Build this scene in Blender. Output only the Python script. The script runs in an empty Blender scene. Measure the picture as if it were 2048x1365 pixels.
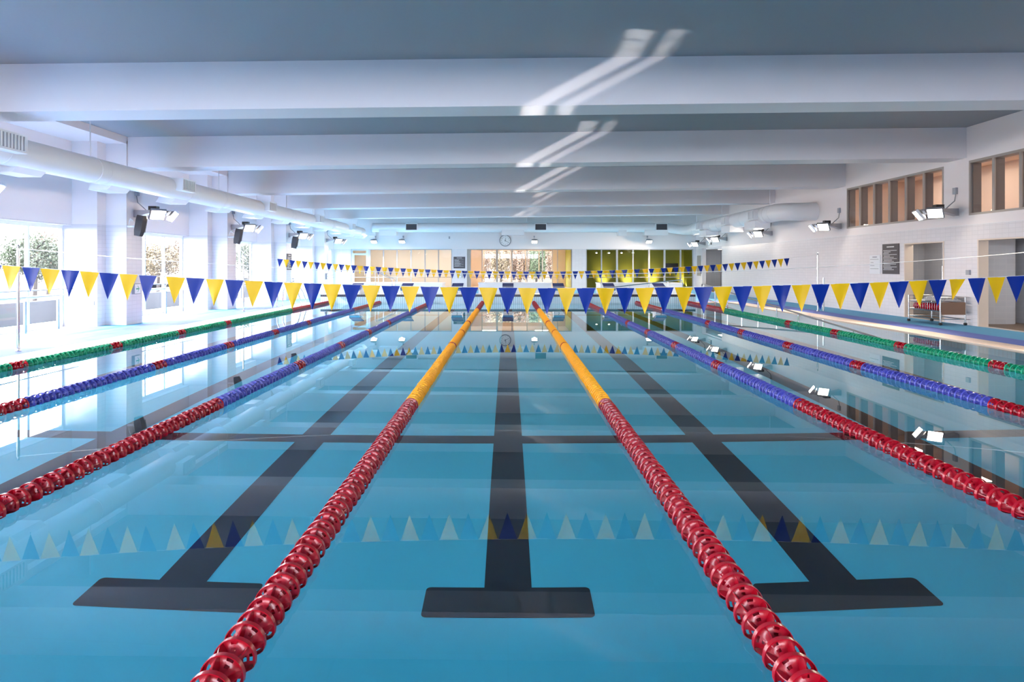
import bpy, math, random
import numpy as np
from mathutils import Vector, Matrix, Quaternion

random.seed(7)
rng = np.random.default_rng(7)
SC = bpy.context.scene
COL = SC.collection
pi = math.pi

# ------------------------------------------------------------------ camera, sky, sun, exposure
F, H, VX, VY = 1365.3, 1.46, 1016.0, 532.0
cam_d = bpy.data.cameras.new('camera')
cam_d.lens = 24.0
cam_d.sensor_width = 36.0
cam_d.sensor_fit = 'HORIZONTAL'
cam_d.shift_x = (1024.0 - VX) / 2048.0
cam_d.shift_y = (VY - 682.5) / 2048.0
cam_d.clip_start = 0.05
cam_d.clip_end = 400
cam = bpy.data.objects.new('camera', cam_d)
COL.objects.link(cam)
cam.location = (0, 0, H)
cam.rotation_euler = (pi / 2, 0, 0)
SC.camera = cam

world = bpy.data.worlds.new('sky')
SC.world = world
world.use_nodes = True
bg = world.node_tree.nodes['Background']
bg.inputs['Color'].default_value = (0.91, 0.93, 1.0, 1)
bg.inputs['Strength'].default_value = 9.0

SUN_DIR = Vector((1.0, 0.25, -0.53)).normalized()
sun_d = bpy.data.lights.new('sun', 'SUN')
sun_d.energy = 4.5
sun_d.angle = math.radians(0.6)
sun_d.color = (1.0, 0.95, 0.88)
sun = bpy.data.objects.new('sun', sun_d)
COL.objects.link(sun)
sun.rotation_euler = SUN_DIR.to_track_quat('-Z', 'Y').to_euler()

SC.view_settings.view_transform = 'Standard'
SC.view_settings.look = 'None'
SC.view_settings.gamma = 1.0
SC.view_settings.use_curve_mapping = False
SC.view_settings.exposure = 1.68
cy = SC.cycles
cy.max_bounces = 10
cy.diffuse_bounces = 5
cy.glossy_bounces = 5
cy.transmission_bounces = 8
cy.transparent_max_bounces = 12
cy.caustics_reflective = False
cy.caustics_refractive = True
cy.sample_clamp_indirect = 4.0
cy.use_denoising = True
cy.use_light_tree = True

# ------------------------------------------------------------------ layout numbers (metres; water surface at z = 0)
XL, XR = -10.35, 11.15            # window wall, right wall
YN, YB = -6.0, 40.5               # near wall, far wall
PX0, PX1, PY0, PY1 = -7.35, 8.70, 1.75, 26.75
DECK = 0.02
TILE = 2.45
PITCH = 5.95
BEAMS = [-1.25 + PITCH * k for k in range(7)]      # front face of every beam
def ceil_z(x): return 4.70 + 0.0115 * x
def P(px, py, d): return Vector(((px - VX) * d / F, d, H - (py - VY) * d / F))

# ------------------------------------------------------------------ helpers
def wloc(o):
    v = Vector((0, 0, 0))
    while o is not None:
        v += o.location
        o = o.parent
    return v

class MB:
    """Collects shapes (world coordinates) and links them as ONE mesh object."""
    def __init__(s):
        s.v = []; s.f = []; s.m = []
    def add(s, vs, fs, m=0):
        b = len(s.v)
        s.v += [tuple(p) for p in vs]
        s.f += [tuple(i + b for i in f) for f in fs]
        s.m += [m] * len(fs)
        return s
    def box(s, x0, x1, y0, y1, z0, z1, m=0):
        vs = [(x, y, z) for x in (x0, x1) for y in (y0, y1) for z in (z0, z1)]
        return s.add(vs, [(0, 1, 3, 2), (4, 6, 7, 5), (0, 4, 5, 1), (2, 3, 7, 6), (0, 2, 6, 4), (1, 5, 7, 3)], m)
    def obox(s, c, size, R, m=0):
        hx, hy, hz = size[0] / 2, size[1] / 2, size[2] / 2
        vs = [Vector(c) + R @ Vector((x, y, z)) for x in (-hx, hx) for y in (-hy, hy) for z in (-hz, hz)]
        return s.add(vs, [(0, 1, 3, 2), (4, 6, 7, 5), (0, 4, 5, 1), (2, 3, 7, 6), (0, 2, 6, 4), (1, 5, 7, 3)], m)
    def tube(s, pts, r, n=10, m=0, caps=True, closed=False):
        pts = [Vector(p) for p in pts]
        k = len(pts)
        rs = r if isinstance(r, (list, tuple)) else [r] * k
        t0 = (pts[1] - pts[0]).normalized()
        u = t0.orthogonal().normalized()
        vs = []
        prev = t0
        for i in range(k):
            a = pts[i] - pts[i - 1] if i > 0 else pts[1] - pts[0]
            b = pts[i + 1] - pts[i] if i < k - 1 else pts[-1] - pts[-2]
            t = (a.normalized() + b.normalized())
            t = t.normalized() if t.length > 1e-6 else b.normalized()
            q = prev.rotation_difference(t)
            u = (q @ u); u = (u - t * u.dot(t)).normalized()
            prev = t
            w = t.cross(u)
            for j in range(n):
                an = 2 * pi * j / n
                vs.append(pts[i] + (u * math.cos(an) + w * math.sin(an)) * rs[i])
        fs = []
        for i in range(k - 1):
            for j in range(n):
                fs.append((i * n + j, i * n + (j + 1) % n, (i + 1) * n + (j + 1) % n, (i + 1) * n + j))
        if caps:
            fs.append(tuple(range(n - 1, -1, -1)))
            fs.append(tuple((k - 1) * n + j for j in range(n)))
        return s.add(vs, fs, m)
    def lathe(s, prof, o, ax, n=24, m=0):
        """prof: [(radius, height)] revolved round axis ax through o."""
        ax = Vector(ax).normalized(); u = ax.orthogonal().normalized(); w = ax.cross(u)
        vs = []
        for r, h in prof:
            for j in range(n):
                a = 2 * pi * j / n
                vs.append(Vector(o) + ax * h + (u * math.cos(a) + w * math.sin(a)) * r)
        fs = []
        for i in range(len(prof) - 1):
            for j in range(n):
                fs.append((i * n + j, i * n + (j + 1) % n, (i + 1) * n + (j + 1) % n, (i + 1) * n + j))
        return s.add(vs, fs, m)
    def prism(s, poly, d, m=0):
        """closed polygon (3-D points) extruded by vector d."""
        n = len(poly); d = Vector(d)
        vs = [Vector(p) for p in poly] + [Vector(p) + d for p in poly]
        fs = [tuple(range(n - 1, -1, -1)), tuple(range(n, 2 * n))]
        for i in range(n):
            fs.append((i, (i + 1) % n, n + (i + 1) % n, n + i))
        return s.add(vs, fs, m)
    def build(s, name, mats, parent=None, smooth=False, normals=True):
        me = bpy.data.meshes.new(name)
        off = wloc(parent) if parent is not None else Vector((0, 0, 0))
        me.from_pydata([(x - off.x, y - off.y, z - off.z) for x, y, z in s.v], [], s.f)
        if not isinstance(mats, (list, tuple)): mats = [mats]
        for mm in mats: me.materials.append(mm)
        me.polygons.foreach_set('material_index', s.m)
        if normals:
            import bmesh
            b = bmesh.new(); b.from_mesh(me)
            bmesh.ops.recalc_face_normals(b, faces=b.faces)
            b.to_mesh(me); b.free()
        if smooth:
            me.polygons.foreach_set('use_smooth', [True] * len(me.polygons))
            me.set_sharp_from_angle(angle=math.radians(38))
        me.update()
        o = bpy.data.objects.new(name, me)
        COL.objects.link(o)
        if parent is not None: o.parent = parent
        return o

def tag(o, label=None, cat=None, group=None, kind=None):
    if label: o['label'] = label
    if cat: o['category'] = cat
    if group: o['group'] = group
    if kind: o['kind'] = kind
    return o
def thing(name, label, cat, loc, group=None):
    o = bpy.data.objects.new(name, None)
    o.empty_display_size = 0.2
    COL.objects.link(o)
    o.location = loc
    return tag(o, label, cat, group)
def struct(o, label=None):
    o['kind'] = 'structure'
    if label: o['label'] = label
    return o
def text(name, body, size, mat, parent, loc, rot, align='CENTER'):
    cu = bpy.data.curves.new(name, 'FONT')
    cu.body = body; cu.size = size; cu.align_x = align; cu.align_y = 'CENTER'
    cu.extrude = 0.001
    cu.materials.append(mat)
    tmp = bpy.data.objects.new(name, cu)
    COL.objects.link(tmp)
    me = bpy.data.meshes.new_from_object(tmp.evaluated_get(bpy.context.evaluated_depsgraph_get()))
    bpy.data.objects.remove(tmp); bpy.data.curves.remove(cu)
    o = bpy.data.objects.new(name, me)
    COL.objects.link(o)
    o.parent = parent
    o.location = Vector(loc) - wloc(parent)
    o.rotation_euler = rot
    return o

# ------------------------------------------------------------------ materials
def mat(name, col, rough=0.5, metal=0.0, spec=0.5, noise=0.0, nscale=6.0, bump=0.0, coat=0.0):
    m = bpy.data.materials.new(name); m.use_nodes = True
    nt = m.node_tree; b = nt.nodes['Principled BSDF']
    b.inputs['Base Color'].default_value = (*col, 1)
    b.inputs['Roughness'].default_value = rough
    b.inputs['Metallic'].default_value = metal
    b.inputs['Specular IOR Level'].default_value = spec
    b.inputs['Coat Weight'].default_value = coat
    if noise or bump:
        g = nt.nodes.new('ShaderNodeNewGeometry')
        n = nt.nodes.new('ShaderNodeTexNoise')
        n.inputs['Scale'].default_value = nscale; n.inputs['Detail'].default_value = 3
        nt.links.new(g.outputs['Position'], n.inputs['Vector'])
        if noise:
            mx = nt.nodes.new('ShaderNodeMix'); mx.data_type = 'RGBA'
            mx.inputs[6].default_value = (*[c * (1 - noise) for c in col], 1)
            mx.inputs[7].default_value = (*[min(1, c * (1 + noise)) for c in col], 1)
            nt.links.new(n.outputs['Fac'], mx.inputs[0])
            nt.links.new(mx.outputs[2], b.inputs['Base Color'])
        if bump:
            bp = nt.nodes.new('ShaderNodeBump'); bp.inputs['Strength'].default_value = bump
            bp.inputs['Distance'].default_value = 0.01
            nt.links.new(n.outputs['Fac'], bp.inputs['Height'])
            nt.links.new(bp.outputs['Normal'], b.inputs['Normal'])
    return m

def tile_mat(name, col, grout, w, h, plane, rough=0.30, gap=0.006, var=0.02, bump=0.15, off=0.0):
    """stack-bonded tiles; plane picks the two position axes the grid lies in."""
    m = bpy.data.materials.new(name); m.use_nodes = True
    nt = m.node_tree; b = nt.nodes['Principled BSDF']
    g = nt.nodes.new('ShaderNodeNewGeometry')
    sp = nt.nodes.new('ShaderNodeSeparateXYZ'); nt.links.new(g.outputs['Position'], sp.inputs[0])
    cb = nt.nodes.new('ShaderNodeCombineXYZ')
    nt.links.new(sp.outputs['XYZ'.index(plane[0])], cb.inputs[0])
    ad = nt.nodes.new('ShaderNodeMath'); ad.inputs[1].default_value = off
    nt.links.new(sp.outputs['XYZ'.index(plane[1])], ad.inputs[0]); nt.links.new(ad.outputs[0], cb.inputs[1])
    br = nt.nodes.new('ShaderNodeTexBrick')
    br.offset = 0.0; br.squash = 1.0
    br.inputs['Color1'].default_value = (*[c * (1 - var) for c in col], 1)
    br.inputs['Color2'].default_value = (*[min(1, c * (1 + var)) for c in col], 1)
    br.inputs['Mortar'].default_value = (*grout, 1)
    br.inputs['Scale'].default_value = 1.0
    br.inputs['Mortar Size'].default_value = gap
    br.inputs['Mortar Smooth'].default_value = 0.1
    br.inputs['Brick Width'].default_value = w
    br.inputs['Row Height'].default_value = h
    nt.links.new(cb.outputs[0], br.inputs['Vector'])
    nt.links.new(br.outputs['Color'], b.inputs['Base Color'])
    b.inputs['Roughness'].default_value = rough
    bp = nt.nodes.new('ShaderNodeBump'); bp.inputs['Strength'].default_value = bump
    bp.inputs['Distance'].default_value = 0.004; bp.invert = True
    nt.links.new(br.outputs['Fac'], bp.inputs['Height'])
    nt.links.new(bp.outputs['Normal'], b.inputs['Normal'])
    return m

def emit(name, col, s):
    m = bpy.data.materials.new(name); m.use_nodes = True
    nt = m.node_tree; nt.nodes.clear()
    e = nt.nodes.new('ShaderNodeEmission'); o = nt.nodes.new('ShaderNodeOutputMaterial')
    e.inputs[0].default_value = (*col, 1); e.inputs[1].default_value = s
    nt.links.new(e.outputs[0], o.inputs[0])
    return m

def thin_glass(name, tint=(1, 1, 1), refl=0.03):
    m = bpy.data.materials.new(name); m.use_nodes = True
    nt = m.node_tree; nt.nodes.clear()
    t = nt.nodes.new('ShaderNodeBsdfTransparent'); t.inputs[0].default_value = (*tint, 1)
    g = nt.nodes.new('ShaderNodeBsdfGlossy'); g.inputs['Roughness'].default_value = 0.0
    lw = nt.nodes.new('ShaderNodeLayerWeight'); lw.inputs[0].default_value = 0.5
    pw = nt.nodes.new('ShaderNodeMath'); pw.operation = 'POWER'; pw.inputs[1].default_value = 5.0
    fr = nt.nodes.new('ShaderNodeMath'); fr.operation = 'MULTIPLY_ADD'; fr.inputs[1].default_value = 0.5; fr.inputs[2].default_value = refl
    nt.links.new(lw.outputs['Facing'], pw.inputs[0]); nt.links.new(pw.outputs[0], fr.inputs[0])
    mx = nt.nodes.new('ShaderNodeMixShader'); o = nt.nodes.new('ShaderNodeOutputMaterial')
    nt.links.new(fr.outputs[0], mx.inputs[0]); nt.links.new(t.outputs[0], mx.inputs[1])
    nt.links.new(g.outputs[0], mx.inputs[2]); nt.links.new(mx.outputs[0], o.inputs[0])
    return m

M = {}
M['paint'] = mat('white_wall_paint', (0.83, 0.775, 0.775), 0.6)
M['beam'] = mat('beam_paint', (0.83, 0.775, 0.775), 0.6)
M['ceil'] = mat('grey_ceiling_paint', (0.34, 0.345, 0.36), 0.8)
M['tile_yz'] = tile_mat('white_wall_tile_side', (0.72, 0.685, 0.70), (0.64, 0.61, 0.625), 0.20, 0.10, 'YZ')
M['tile_xz'] = tile_mat('white_wall_tile_end', (0.72, 0.685, 0.70), (0.64, 0.61, 0.625), 0.20, 0.10, 'XZ')
M['gtile_yz'] = tile_mat('grey_passage_tile', (0.58, 0.59, 0.62), (0.64, 0.64, 0.66), 0.30, 0.15, 'YZ')
M['gtile_xz'] = tile_mat('grey_passage_tile_end', (0.58, 0.59, 0.62), (0.64, 0.64, 0.66), 0.30, 0.15, 'XZ')
M['cream'] = tile_mat('cream_gutter_grating', (0.93, 0.74, 0.60), (0.62, 0.50, 0.42), 0.30, 0.03, 'YX', 0.4, 0.004, 0.02, 0.3)
M['lav'] = mat('lavender_deck', (0.15, 0.21, 0.60), 0.75, spec=0.2, noise=0.06, nscale=3)
M['blue'] = mat('light_blue_deck', (0.14, 0.42, 0.68), 0.75, spec=0.2, noise=0.06, nscale=3)
M['brown'] = mat('brown_threshold_floor', (0.25, 0.18, 0.13), 0.5)
M['pfloor'] = tile_mat('pool_floor_tile', (0.045, 0.52, 0.77), (0.044, 0.51, 0.755), 0.9, 0.6, 'XY', 0.4, 0.004, 0.015, 0.05)
M['pwall'] = tile_mat('pool_wall_tile', (0.20, 0.62, 0.80), (0.14, 0.40, 0.52), 0.10, 0.10, 'YZ', 0.2, 0.006)
M['pend'] = tile_mat('pool_end_tile', (0.50, 0.70, 0.82), (0.16, 0.27, 0.37), 0.075, 0.6, 'XZ', 0.2, 0.007, 0.05, 0.15, 0.3)
M['dark'] = mat('dark_lane_tile', (0.005, 0.012, 0.026), 0.5, spec=0.2)
M['band'] = tile_mat('dark_end_band', (0.02, 0.02, 0.035), (0.10, 0.10, 0.12), 0.075, 0.2, 'XZ', 0.3, 0.004)
M['steel'] = mat('stainless_steel', (0.62, 0.62, 0.63), 0.18, 1.0)
M['steel_d'] = mat('brushed_steel', (0.40, 0.40, 0.42), 0.35, 1.0)
M['white'] = mat('white_plastic', (0.82, 0.82, 0.83), 0.35)
M['duct'] = mat('white_duct_paint', (0.80, 0.80, 0.82), 0.32)
M['grille'] = mat('dark_grille', (0.05, 0.05, 0.06), 0.6)
M['ggrey'] = mat('grey_grille', (0.35, 0.36, 0.40), 0.5)
M['frame_w'] = mat('white_window_frame', (0.80, 0.80, 0.82), 0.4)
M['frame_b'] = mat('grey_brown_frame', (0.36, 0.32, 0.29), 0.5)
M['frame_g'] = mat('grey_partition_frame', (0.42, 0.41, 0.42), 0.4)
M['fin'] = mat('brown_fin', (0.17, 0.14, 0.125), 0.6)
M['glass'] = thin_glass('window_glass', (0.97, 0.98, 1.0), 0.02)
M['pglass'] = thin_glass('partition_glass', (0.95, 0.96, 0.96), 0.004)
M['black'] = mat('black_plastic', (0.02, 0.02, 0.022), 0.4)
M['spk'] = mat('speaker_cabinet', (0.035, 0.033, 0.038), 0.45)
M['navy'] = mat('navy_block_top', (0.03, 0.035, 0.16), 0.4)
M['bluep'] = mat('blue_block_panel', (0.05, 0.22, 0.42), 0.4)
M['board'] = mat('dark_notice_board', (0.055, 0.045, 0.055), 0.4)
M['ink'] = mat('dark_ink', (0.05, 0.05, 0.06), 0.6)
M['paper'] = mat('white_paper', (0.75, 0.77, 0.80), 0.6)
M['green'] = mat('green_sign', (0.0, 0.32, 0.16), 0.4)
M['rail'] = mat('dark_rail', (0.10, 0.10, 0.11), 0.3, 0.6)
M['rope'] = mat('white_rope', (0.8, 0.8, 0.8), 0.6)
M['cable'] = mat('grey_cable', (0.25, 0.25, 0.27), 0.5)
M['card'] = mat('brown_cardboard', (0.23, 0.13, 0.085), 0.7, noise=0.05, nscale=9)
M['bag'] = mat('grey_plastic_sheet', (0.35, 0.36, 0.38), 0.12, bump=0.8, nscale=14, coat=0.5)
M['f_red'] = mat('red_float', (0.40, 0.0015, 0.014), 0.24, spec=0.5)
M['f_yel'] = mat('yellow_float', (0.92, 0.50, 0.005), 0.4, spec=0.3)
M['f_blu'] = mat('blue_float', (0.075, 0.085, 0.46), 0.3)
M['f_gre'] = mat('green_float', (0.0, 0.33, 0.17), 0.35)
M['flag_y'] = mat('yellow_vinyl', (0.78, 0.46, 0.004), 0.3, spec=0.2)
M['flag_b'] = mat('blue_vinyl', (0.002, 0.024, 0.24), 0.25, spec=0.2)
M['lens'] = emit('lamp_lens', (1.0, 0.88, 0.74), 16.0)
M['panel_l'] = emit('ceiling_lamp', (1.0, 0.86, 0.68), 5.0)
M['gal'] = mat('warm_gallery_wall', (0.70, 0.55, 0.46), 0.7)
M['lounge'] = mat('cream_blind', (0.82, 0.76, 0.66), 0.7)
M['olive'] = mat('olive_green_wall', (0.34, 0.33, 0.025), 0.6)
M['wood'] = mat('pale_timber', (0.72, 0.50, 0.30), 0.5)
M['screen'] = mat('dark_screen', (0.012, 0.012, 0.02), 0.25)
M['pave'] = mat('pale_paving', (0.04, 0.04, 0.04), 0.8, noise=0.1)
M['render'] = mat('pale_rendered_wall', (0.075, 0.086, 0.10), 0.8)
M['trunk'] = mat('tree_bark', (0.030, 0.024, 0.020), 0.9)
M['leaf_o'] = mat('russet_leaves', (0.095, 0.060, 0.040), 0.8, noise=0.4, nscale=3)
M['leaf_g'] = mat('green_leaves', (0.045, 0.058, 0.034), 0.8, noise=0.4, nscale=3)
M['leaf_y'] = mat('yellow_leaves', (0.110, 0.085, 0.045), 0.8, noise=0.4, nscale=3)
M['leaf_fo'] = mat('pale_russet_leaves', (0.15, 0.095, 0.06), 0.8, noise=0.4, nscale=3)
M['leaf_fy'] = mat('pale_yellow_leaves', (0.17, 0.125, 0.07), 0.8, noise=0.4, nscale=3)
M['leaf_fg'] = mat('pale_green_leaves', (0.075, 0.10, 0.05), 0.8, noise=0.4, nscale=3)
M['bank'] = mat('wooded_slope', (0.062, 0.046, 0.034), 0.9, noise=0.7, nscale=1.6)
M['casing'] = mat('cream_door_casing', (0.72, 0.60, 0.50), 0.5)
M['ddoor'] = mat('grey_door_leaf', (0.50, 0.51, 0.55), 0.45)
M['bdoor'] = mat('pale_blue_door', (0.45, 0.55, 0.62), 0.45)
M['water'] = bpy.data.materials.new('pool_water')
M['water'].use_nodes = True
nt = M['water'].node_tree; nt.nodes.clear()
_g = nt.nodes.new('ShaderNodeBsdfGlass'); _o = nt.nodes.new('ShaderNodeOutputMaterial')
_g.inputs['IOR'].default_value = 1.333; _g.inputs['Roughness'].default_value = 0.0
_g.inputs['Color'].default_value = (0.97, 1.0, 1.0, 1)
nt.links.new(_g.outputs[0], _o.inputs[0])

# ------------------------------------------------------------------ room shell
def holed(name, axis, t0, t1, u0, u1, z0, z1, holes, mats, zsplit=TILE):
    us = sorted({u0, u1, *[h[0] for h in holes], *[h[1] for h in holes]})
    zs = sorted({z0, z1, zsplit, *[h[2] for h in holes], *[h[3] for h in holes]})
    us = [u for u in us if u0 <= u <= u1]; zs = [z for z in zs if z0 <= z <= z1]
    b = MB()
    for a, c in zip(us, us[1:]):
        for d, e in zip(zs, zs[1:]):
            um, zm = (a + c) / 2, (d + e) / 2
            if any(h[0] < um < h[1] and h[2] < zm < h[3] for h in holes): continue
            k = 0 if zm < zsplit else 1
            if axis == 'X': b.box(t0, t1, a, c, d, e, k)
            else: b.box(a, c, t0, t1, d, e, k)
    return struct(b.build(name, mats))

# floor: deck with coloured bands
b = MB()
zt, zb = DECK, -0.25
def deck(x0, x1, y0, y1, m): b.box(x0, x1, y0, y1, zb, zt, m)
deck(XL, -8.95, PY0, PY1, 2); deck(-8.95, -7.95, PY0, PY1, 1); deck(-7.95, PX0, PY0, PY1, 0)
deck(PX1, 9.25, PY0, PY1, 0); deck(9.25, 9.95, PY0, PY1, 1); deck(9.95, XR, PY0, PY1, 2)
deck(XL, XR, YN, 0.6, 2); deck(XL, -7.95, 0.6, PY0, 2); deck(-7.95, 9.25, 0.6, PY0, 0); deck(9.25, XR, 0.6, PY0, 2)
deck(XL, PX0, PY1, YB, 2); deck(PX0, 7.40, PY1 + 0.3, YB, 2); deck(7.40, 9.25, PY1, PY1 + 0.55, 0); deck(9.25, XR, PY1, PY1 + 0.55, 2)
deck(7.40, XR, PY1 + 0.55, PY1 + 1.3, 1); deck(7.40, XR, PY1 + 1.3, YB, 2)
struct(b.build('floor', [M['cream'], M['lav'], M['blue']]))

# pool basin
b = MB()
b.box(PX0 - 0.3, PX1 + 0.3, PY0 - 0.3, PY1 + 0.3, -1.45, -1.2)
pool_floor = struct(b.build('pool_floor', M['pfloor']))
b = MB()
b.box(PX0 - 0.3, PX0, PY0 - 0.3, PY1 + 0.3, -1.2, -0.25); b.box(PX1, PX1 + 0.3, PY0 - 0.3, PY1 + 0.3, -1.2, -0.25)
b.box(PX0, PX1, PY0 - 0.3, PY0, -1.2, -0.25); b.box(PX0, PX1, PY1, PY1 + 0.3, -1.2, -0.25)
struct(b.build('wall_pool', M['pwall']))
# raised end wall of the pool, dark band on top
b = MB()
b.box(PX0, 7.35, PY1, PY1 + 0.75, DECK - 0.25, 0.245, 0)
b.box(PX0, 7.35, PY1, PY1 + 0.75, 0.245, 0.335, 1)
struct(b.build('pool_end', [M['pend'], M['band'], M['white']]), 'raised tiled end wall of the pool with a dark band')
b = MB(); b.box(PX0, 7.35, PY1 + 0.02, PY1 + 0.75, 0.335, 0.345)
struct(b.build('trim_1', M['white']))
# underwater ramp on the right
b = MB()
b.prism([(7.45, 26.75, -1.2), (7.45, 26.75, -0.02), (7.45, 25.9, -0.02), (7.45, 13.0, -1.2)], (PX1 - 7.45, 0, 0))
struct(b.build('floor_ramp', M['pfloor']))
# lane markings set in the pool floor
zf = -1.2
def rrect(x0, x1, y0, y1, r=0.03, n=4):
    pts = []
    for cx, cy_, a0 in ((x1 - r, y1 - r, 0), (x0 + r, y1 - r, pi / 2), (x0 + r, y0 + r, pi), (x1 - r, y0 + r, 1.5 * pi)):
        for i in range(n + 1):
            a = a0 + i * pi / 2 / n
            pts.append((cx + r * math.cos(a), cy_ + r * math.sin(a), zf + 0.001))
    return pts
for k in range(-3, 4):
    b = MB(); x = 2.0 * k
    b.prism(rrect(x - 0.5, x + 0.5, 3.90, 4.20), (0, 0, 0.003))
    b.prism(rrect(x - 0.5, x + 0.5, 24.3, 24.6), (0, 0, 0.003))
    b.box(x - 0.145, x + 0.145, 4.18, 24.35, zf + 0.001, zf + 0.0035)
    struct(b.build('lane_marking', M['dark'], pool_floor))
for y in (6.87, 21.4):
    b = MB(); b.box(PX0 + 0.02, 7.4, y, y + 0.26, zf + 0.0008, zf + 0.003)
    struct(b.build('cross_marking', M['dark'], pool_floor))
# water
b = MB(); b.add([(PX0, PY0, 0), (PX1, PY0, 0), (PX1, PY1, 0), (PX0, PY1, 0)], [(0, 1, 2, 3)])
wo = b.build('water', M['water'], normals=False)
struct(wo, 'still clear blue pool water')

# side walls, far wall, near wall
BAYS = []                                  # window openings of the left wall
for k in range(-3, 5):
    BAYS.append((17.27 + PITCH * (k - 1), 16.20 + PITCH * k))
holesL = []
for y0, y1 in BAYS:
    y0, y1 = max(y0, YN + 0.2), min(y1, YB - 0.2)
    if y1 - y0 > 1: holesL.append((y0, y1, DECK, 2.42))
holed('wall_left', 'X', XL - 0.30, XL, YN - 0.3, YB + 0.3, -0.25, 4.95, holesL, [M['tile_yz'], M['paint']])
GAL = [(17.47, 22.45, 2.68, 4.0), (11.52, 16.50, 2.68, 4.0)]
OPN = [(17.45, 19.20, DECK, 2.09), (13.30, 16.20, DECK, 2.09), (35.6, 39.2, DECK, 2.46)]
holed('wall_right', 'X', XR, XR + 0.22, YN - 0.3, YB + 0.3, -0.25, 5.05, GAL + OPN, [M['tile_yz'], M['paint']])
BK = [(-9.32, -3.32, DECK, 2.455), (-2.43, 3.80, DECK, 2.455), (4.63, 11.0, DECK, 2.455)]
holed('wall_far', 'Y', YB, YB + 0.25, XL - 0.3, XR + 0.25, -0.25, 5.0, BK, [M['tile_xz'], M['paint']])
holed('wall_near', 'Y', YN - 0.25, YN, XL - 0.3, XR + 0.25, -0.25, 5.0, [(-8.5, 4.5, 2.45, 4.0)], [M['tile_xz'], M['paint']])
# thin bead where tile meets paint
b = MB()
for a, c in ((YN, 35.6), (39.2, YB)): b.box(XR - 0.012, XR, a, c, TILE - 0.006, TILE + 0.006)
struct(b.build('trim_2', M['white']))
# sloping ceiling
b = MB()
x0, x1 = XL - 0.4, XR + 0.3
b.prism([(x0, YN - 0.3, ceil_z(x0)), (x1, YN - 0.3, ceil_z(x1)), (x1, YN - 0.3, ceil_z(x1) + 0.3), (x0, YN - 0.3, ceil_z(x0) + 0.3)], (0, YB - YN + 0.6, 0))
struct(b.build('ceiling', M['ceil']))
for i, y in enumerate(BEAMS):
    b = MB(); x0, x1 = XL, XR
    b.prism([(x0, y, ceil_z(x0) - 0.745), (x1, y, ceil_z(x1) - 0.745), (x1, y, ceil_z(x1) + 0.05), (x0, y, ceil_z(x0) + 0.05)], (0, 0.70, 0))
    struct(b.build('beam', M['beam']))
b = MB(); b.box(XL, -9.25, YN, YB, 4.42, 4.75)
struct(b.build('beam_edge', M['beam']))
# piers and columns of the window wall
for k in range(-3, 4):
    y = 16.20 + PITCH * k
    for (c0, c1, d0, d1) in ((XL, -9.75, y, y + 0.36), (XL, -9.25, y + 0.35, y + 1.07)):
        pass
    b = MB()
    for z0, z1, m in ((-0.1, TILE, 0), (TILE, 4.5, 1)):
        b.box(XL, -9.75, y, y + 0.36, z0, z1, m)
        b.box(XL, -9.25, y + 0.35, y + 1.07, z0, z1, m)
    struct(b.build('column', [M['tile_yz'], M['paint']]))

# left windows: frames with mullions, glass panes, daylight portals
def win_left(n, y0, y1, mull):
    b = MB(); xo, xi = XL - 0.28, XL - 0.20
    t = 0.06
    b.box(xo, xi, y0, y1, DECK, DECK + 0.14); b.box(xo, xi, y0, y1, 2.34, 2.42)
    b.box(xo, xi, y0, y0 + t, DECK + .14, 2.34); b.box(xo, xi, y1 - t, y1, DECK + .14, 2.34)
    for ym in mull:
        if y0 + 0.1 < ym < y1 - 0.1: b.box(xo + .004, xi - .004, ym - 0.035, ym + 0.035, DECK + .135, 2.345)
    b.box(xo + .008, xi - .008, y0 + .03, y1 - .03, 0.72, 0.79)
    w = struct(b.build('window_%d' % n, M['frame_w']))
    b = MB(); b.box(xo + 0.03, xo + 0.036, y0 + 0.03, y1 - 0.03, DECK + 0.1, 2.36)
    struct(b.build('pane', M['glass'], w))
    ld = bpy.data.lights.new('daylight_portal', 'AREA')
    ld.shape = 'RECTANGLE'; ld.size = y1 - y0; ld.size_y = 2.4
    ld.cycles.is_portal = True
    lo = bpy.data.objects.new('daylight_portal', ld); COL.objects.link(lo)
    lo.location = (XL - 0.32, (y0 + y1) / 2, 1.2)
    lo.rotation_euler = Matrix(((0, 0, -1), (-1, 0, 0), (0, 1, 0))).to_euler()
    # local -Z must look into the room (+X)
for n, h in enumerate(holesL):
    y0, y1 = h[0], h[1]
    win_left(n + 1, y0, y1, [y0 + (y1 - y0) * f for f in (0.28, 0.53, 0.76)])

# unseen window added in the near wall to brighten the beam faces
b = MB(); y0, y1 = YN - 0.18, YN - 0.10
for x in np.linspace(-8.5, 4.5, 9): b.box(x - .04, x + .04, y0 + .004, y1 - .004, 2.52, 3.93)
for z in (2.45, 3.92): b.box(-8.5, 4.5, y0, y1, z, z + .08)
w = struct(b.build('window_20', M['frame_w']))
b = MB(); b.box(-8.5, 4.5, YN - .143, YN - .137, 2.46, 3.99); struct(b.build('pane', M['glass'], w))
ld = bpy.data.lights.new('daylight_portal', 'AREA'); ld.shape = 'RECTANGLE'; ld.size = 13.0; ld.size_y = 1.55
ld.cycles.is_portal = True
lo = bpy.data.objects.new('daylight_portal', ld); COL.objects.link(lo)
lo.location = (-2.0, YN - 0.24, 3.22); lo.rotation_euler = Vector((0, 1, 0)).to_track_quat('-Z', 'Z').to_euler()

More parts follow.
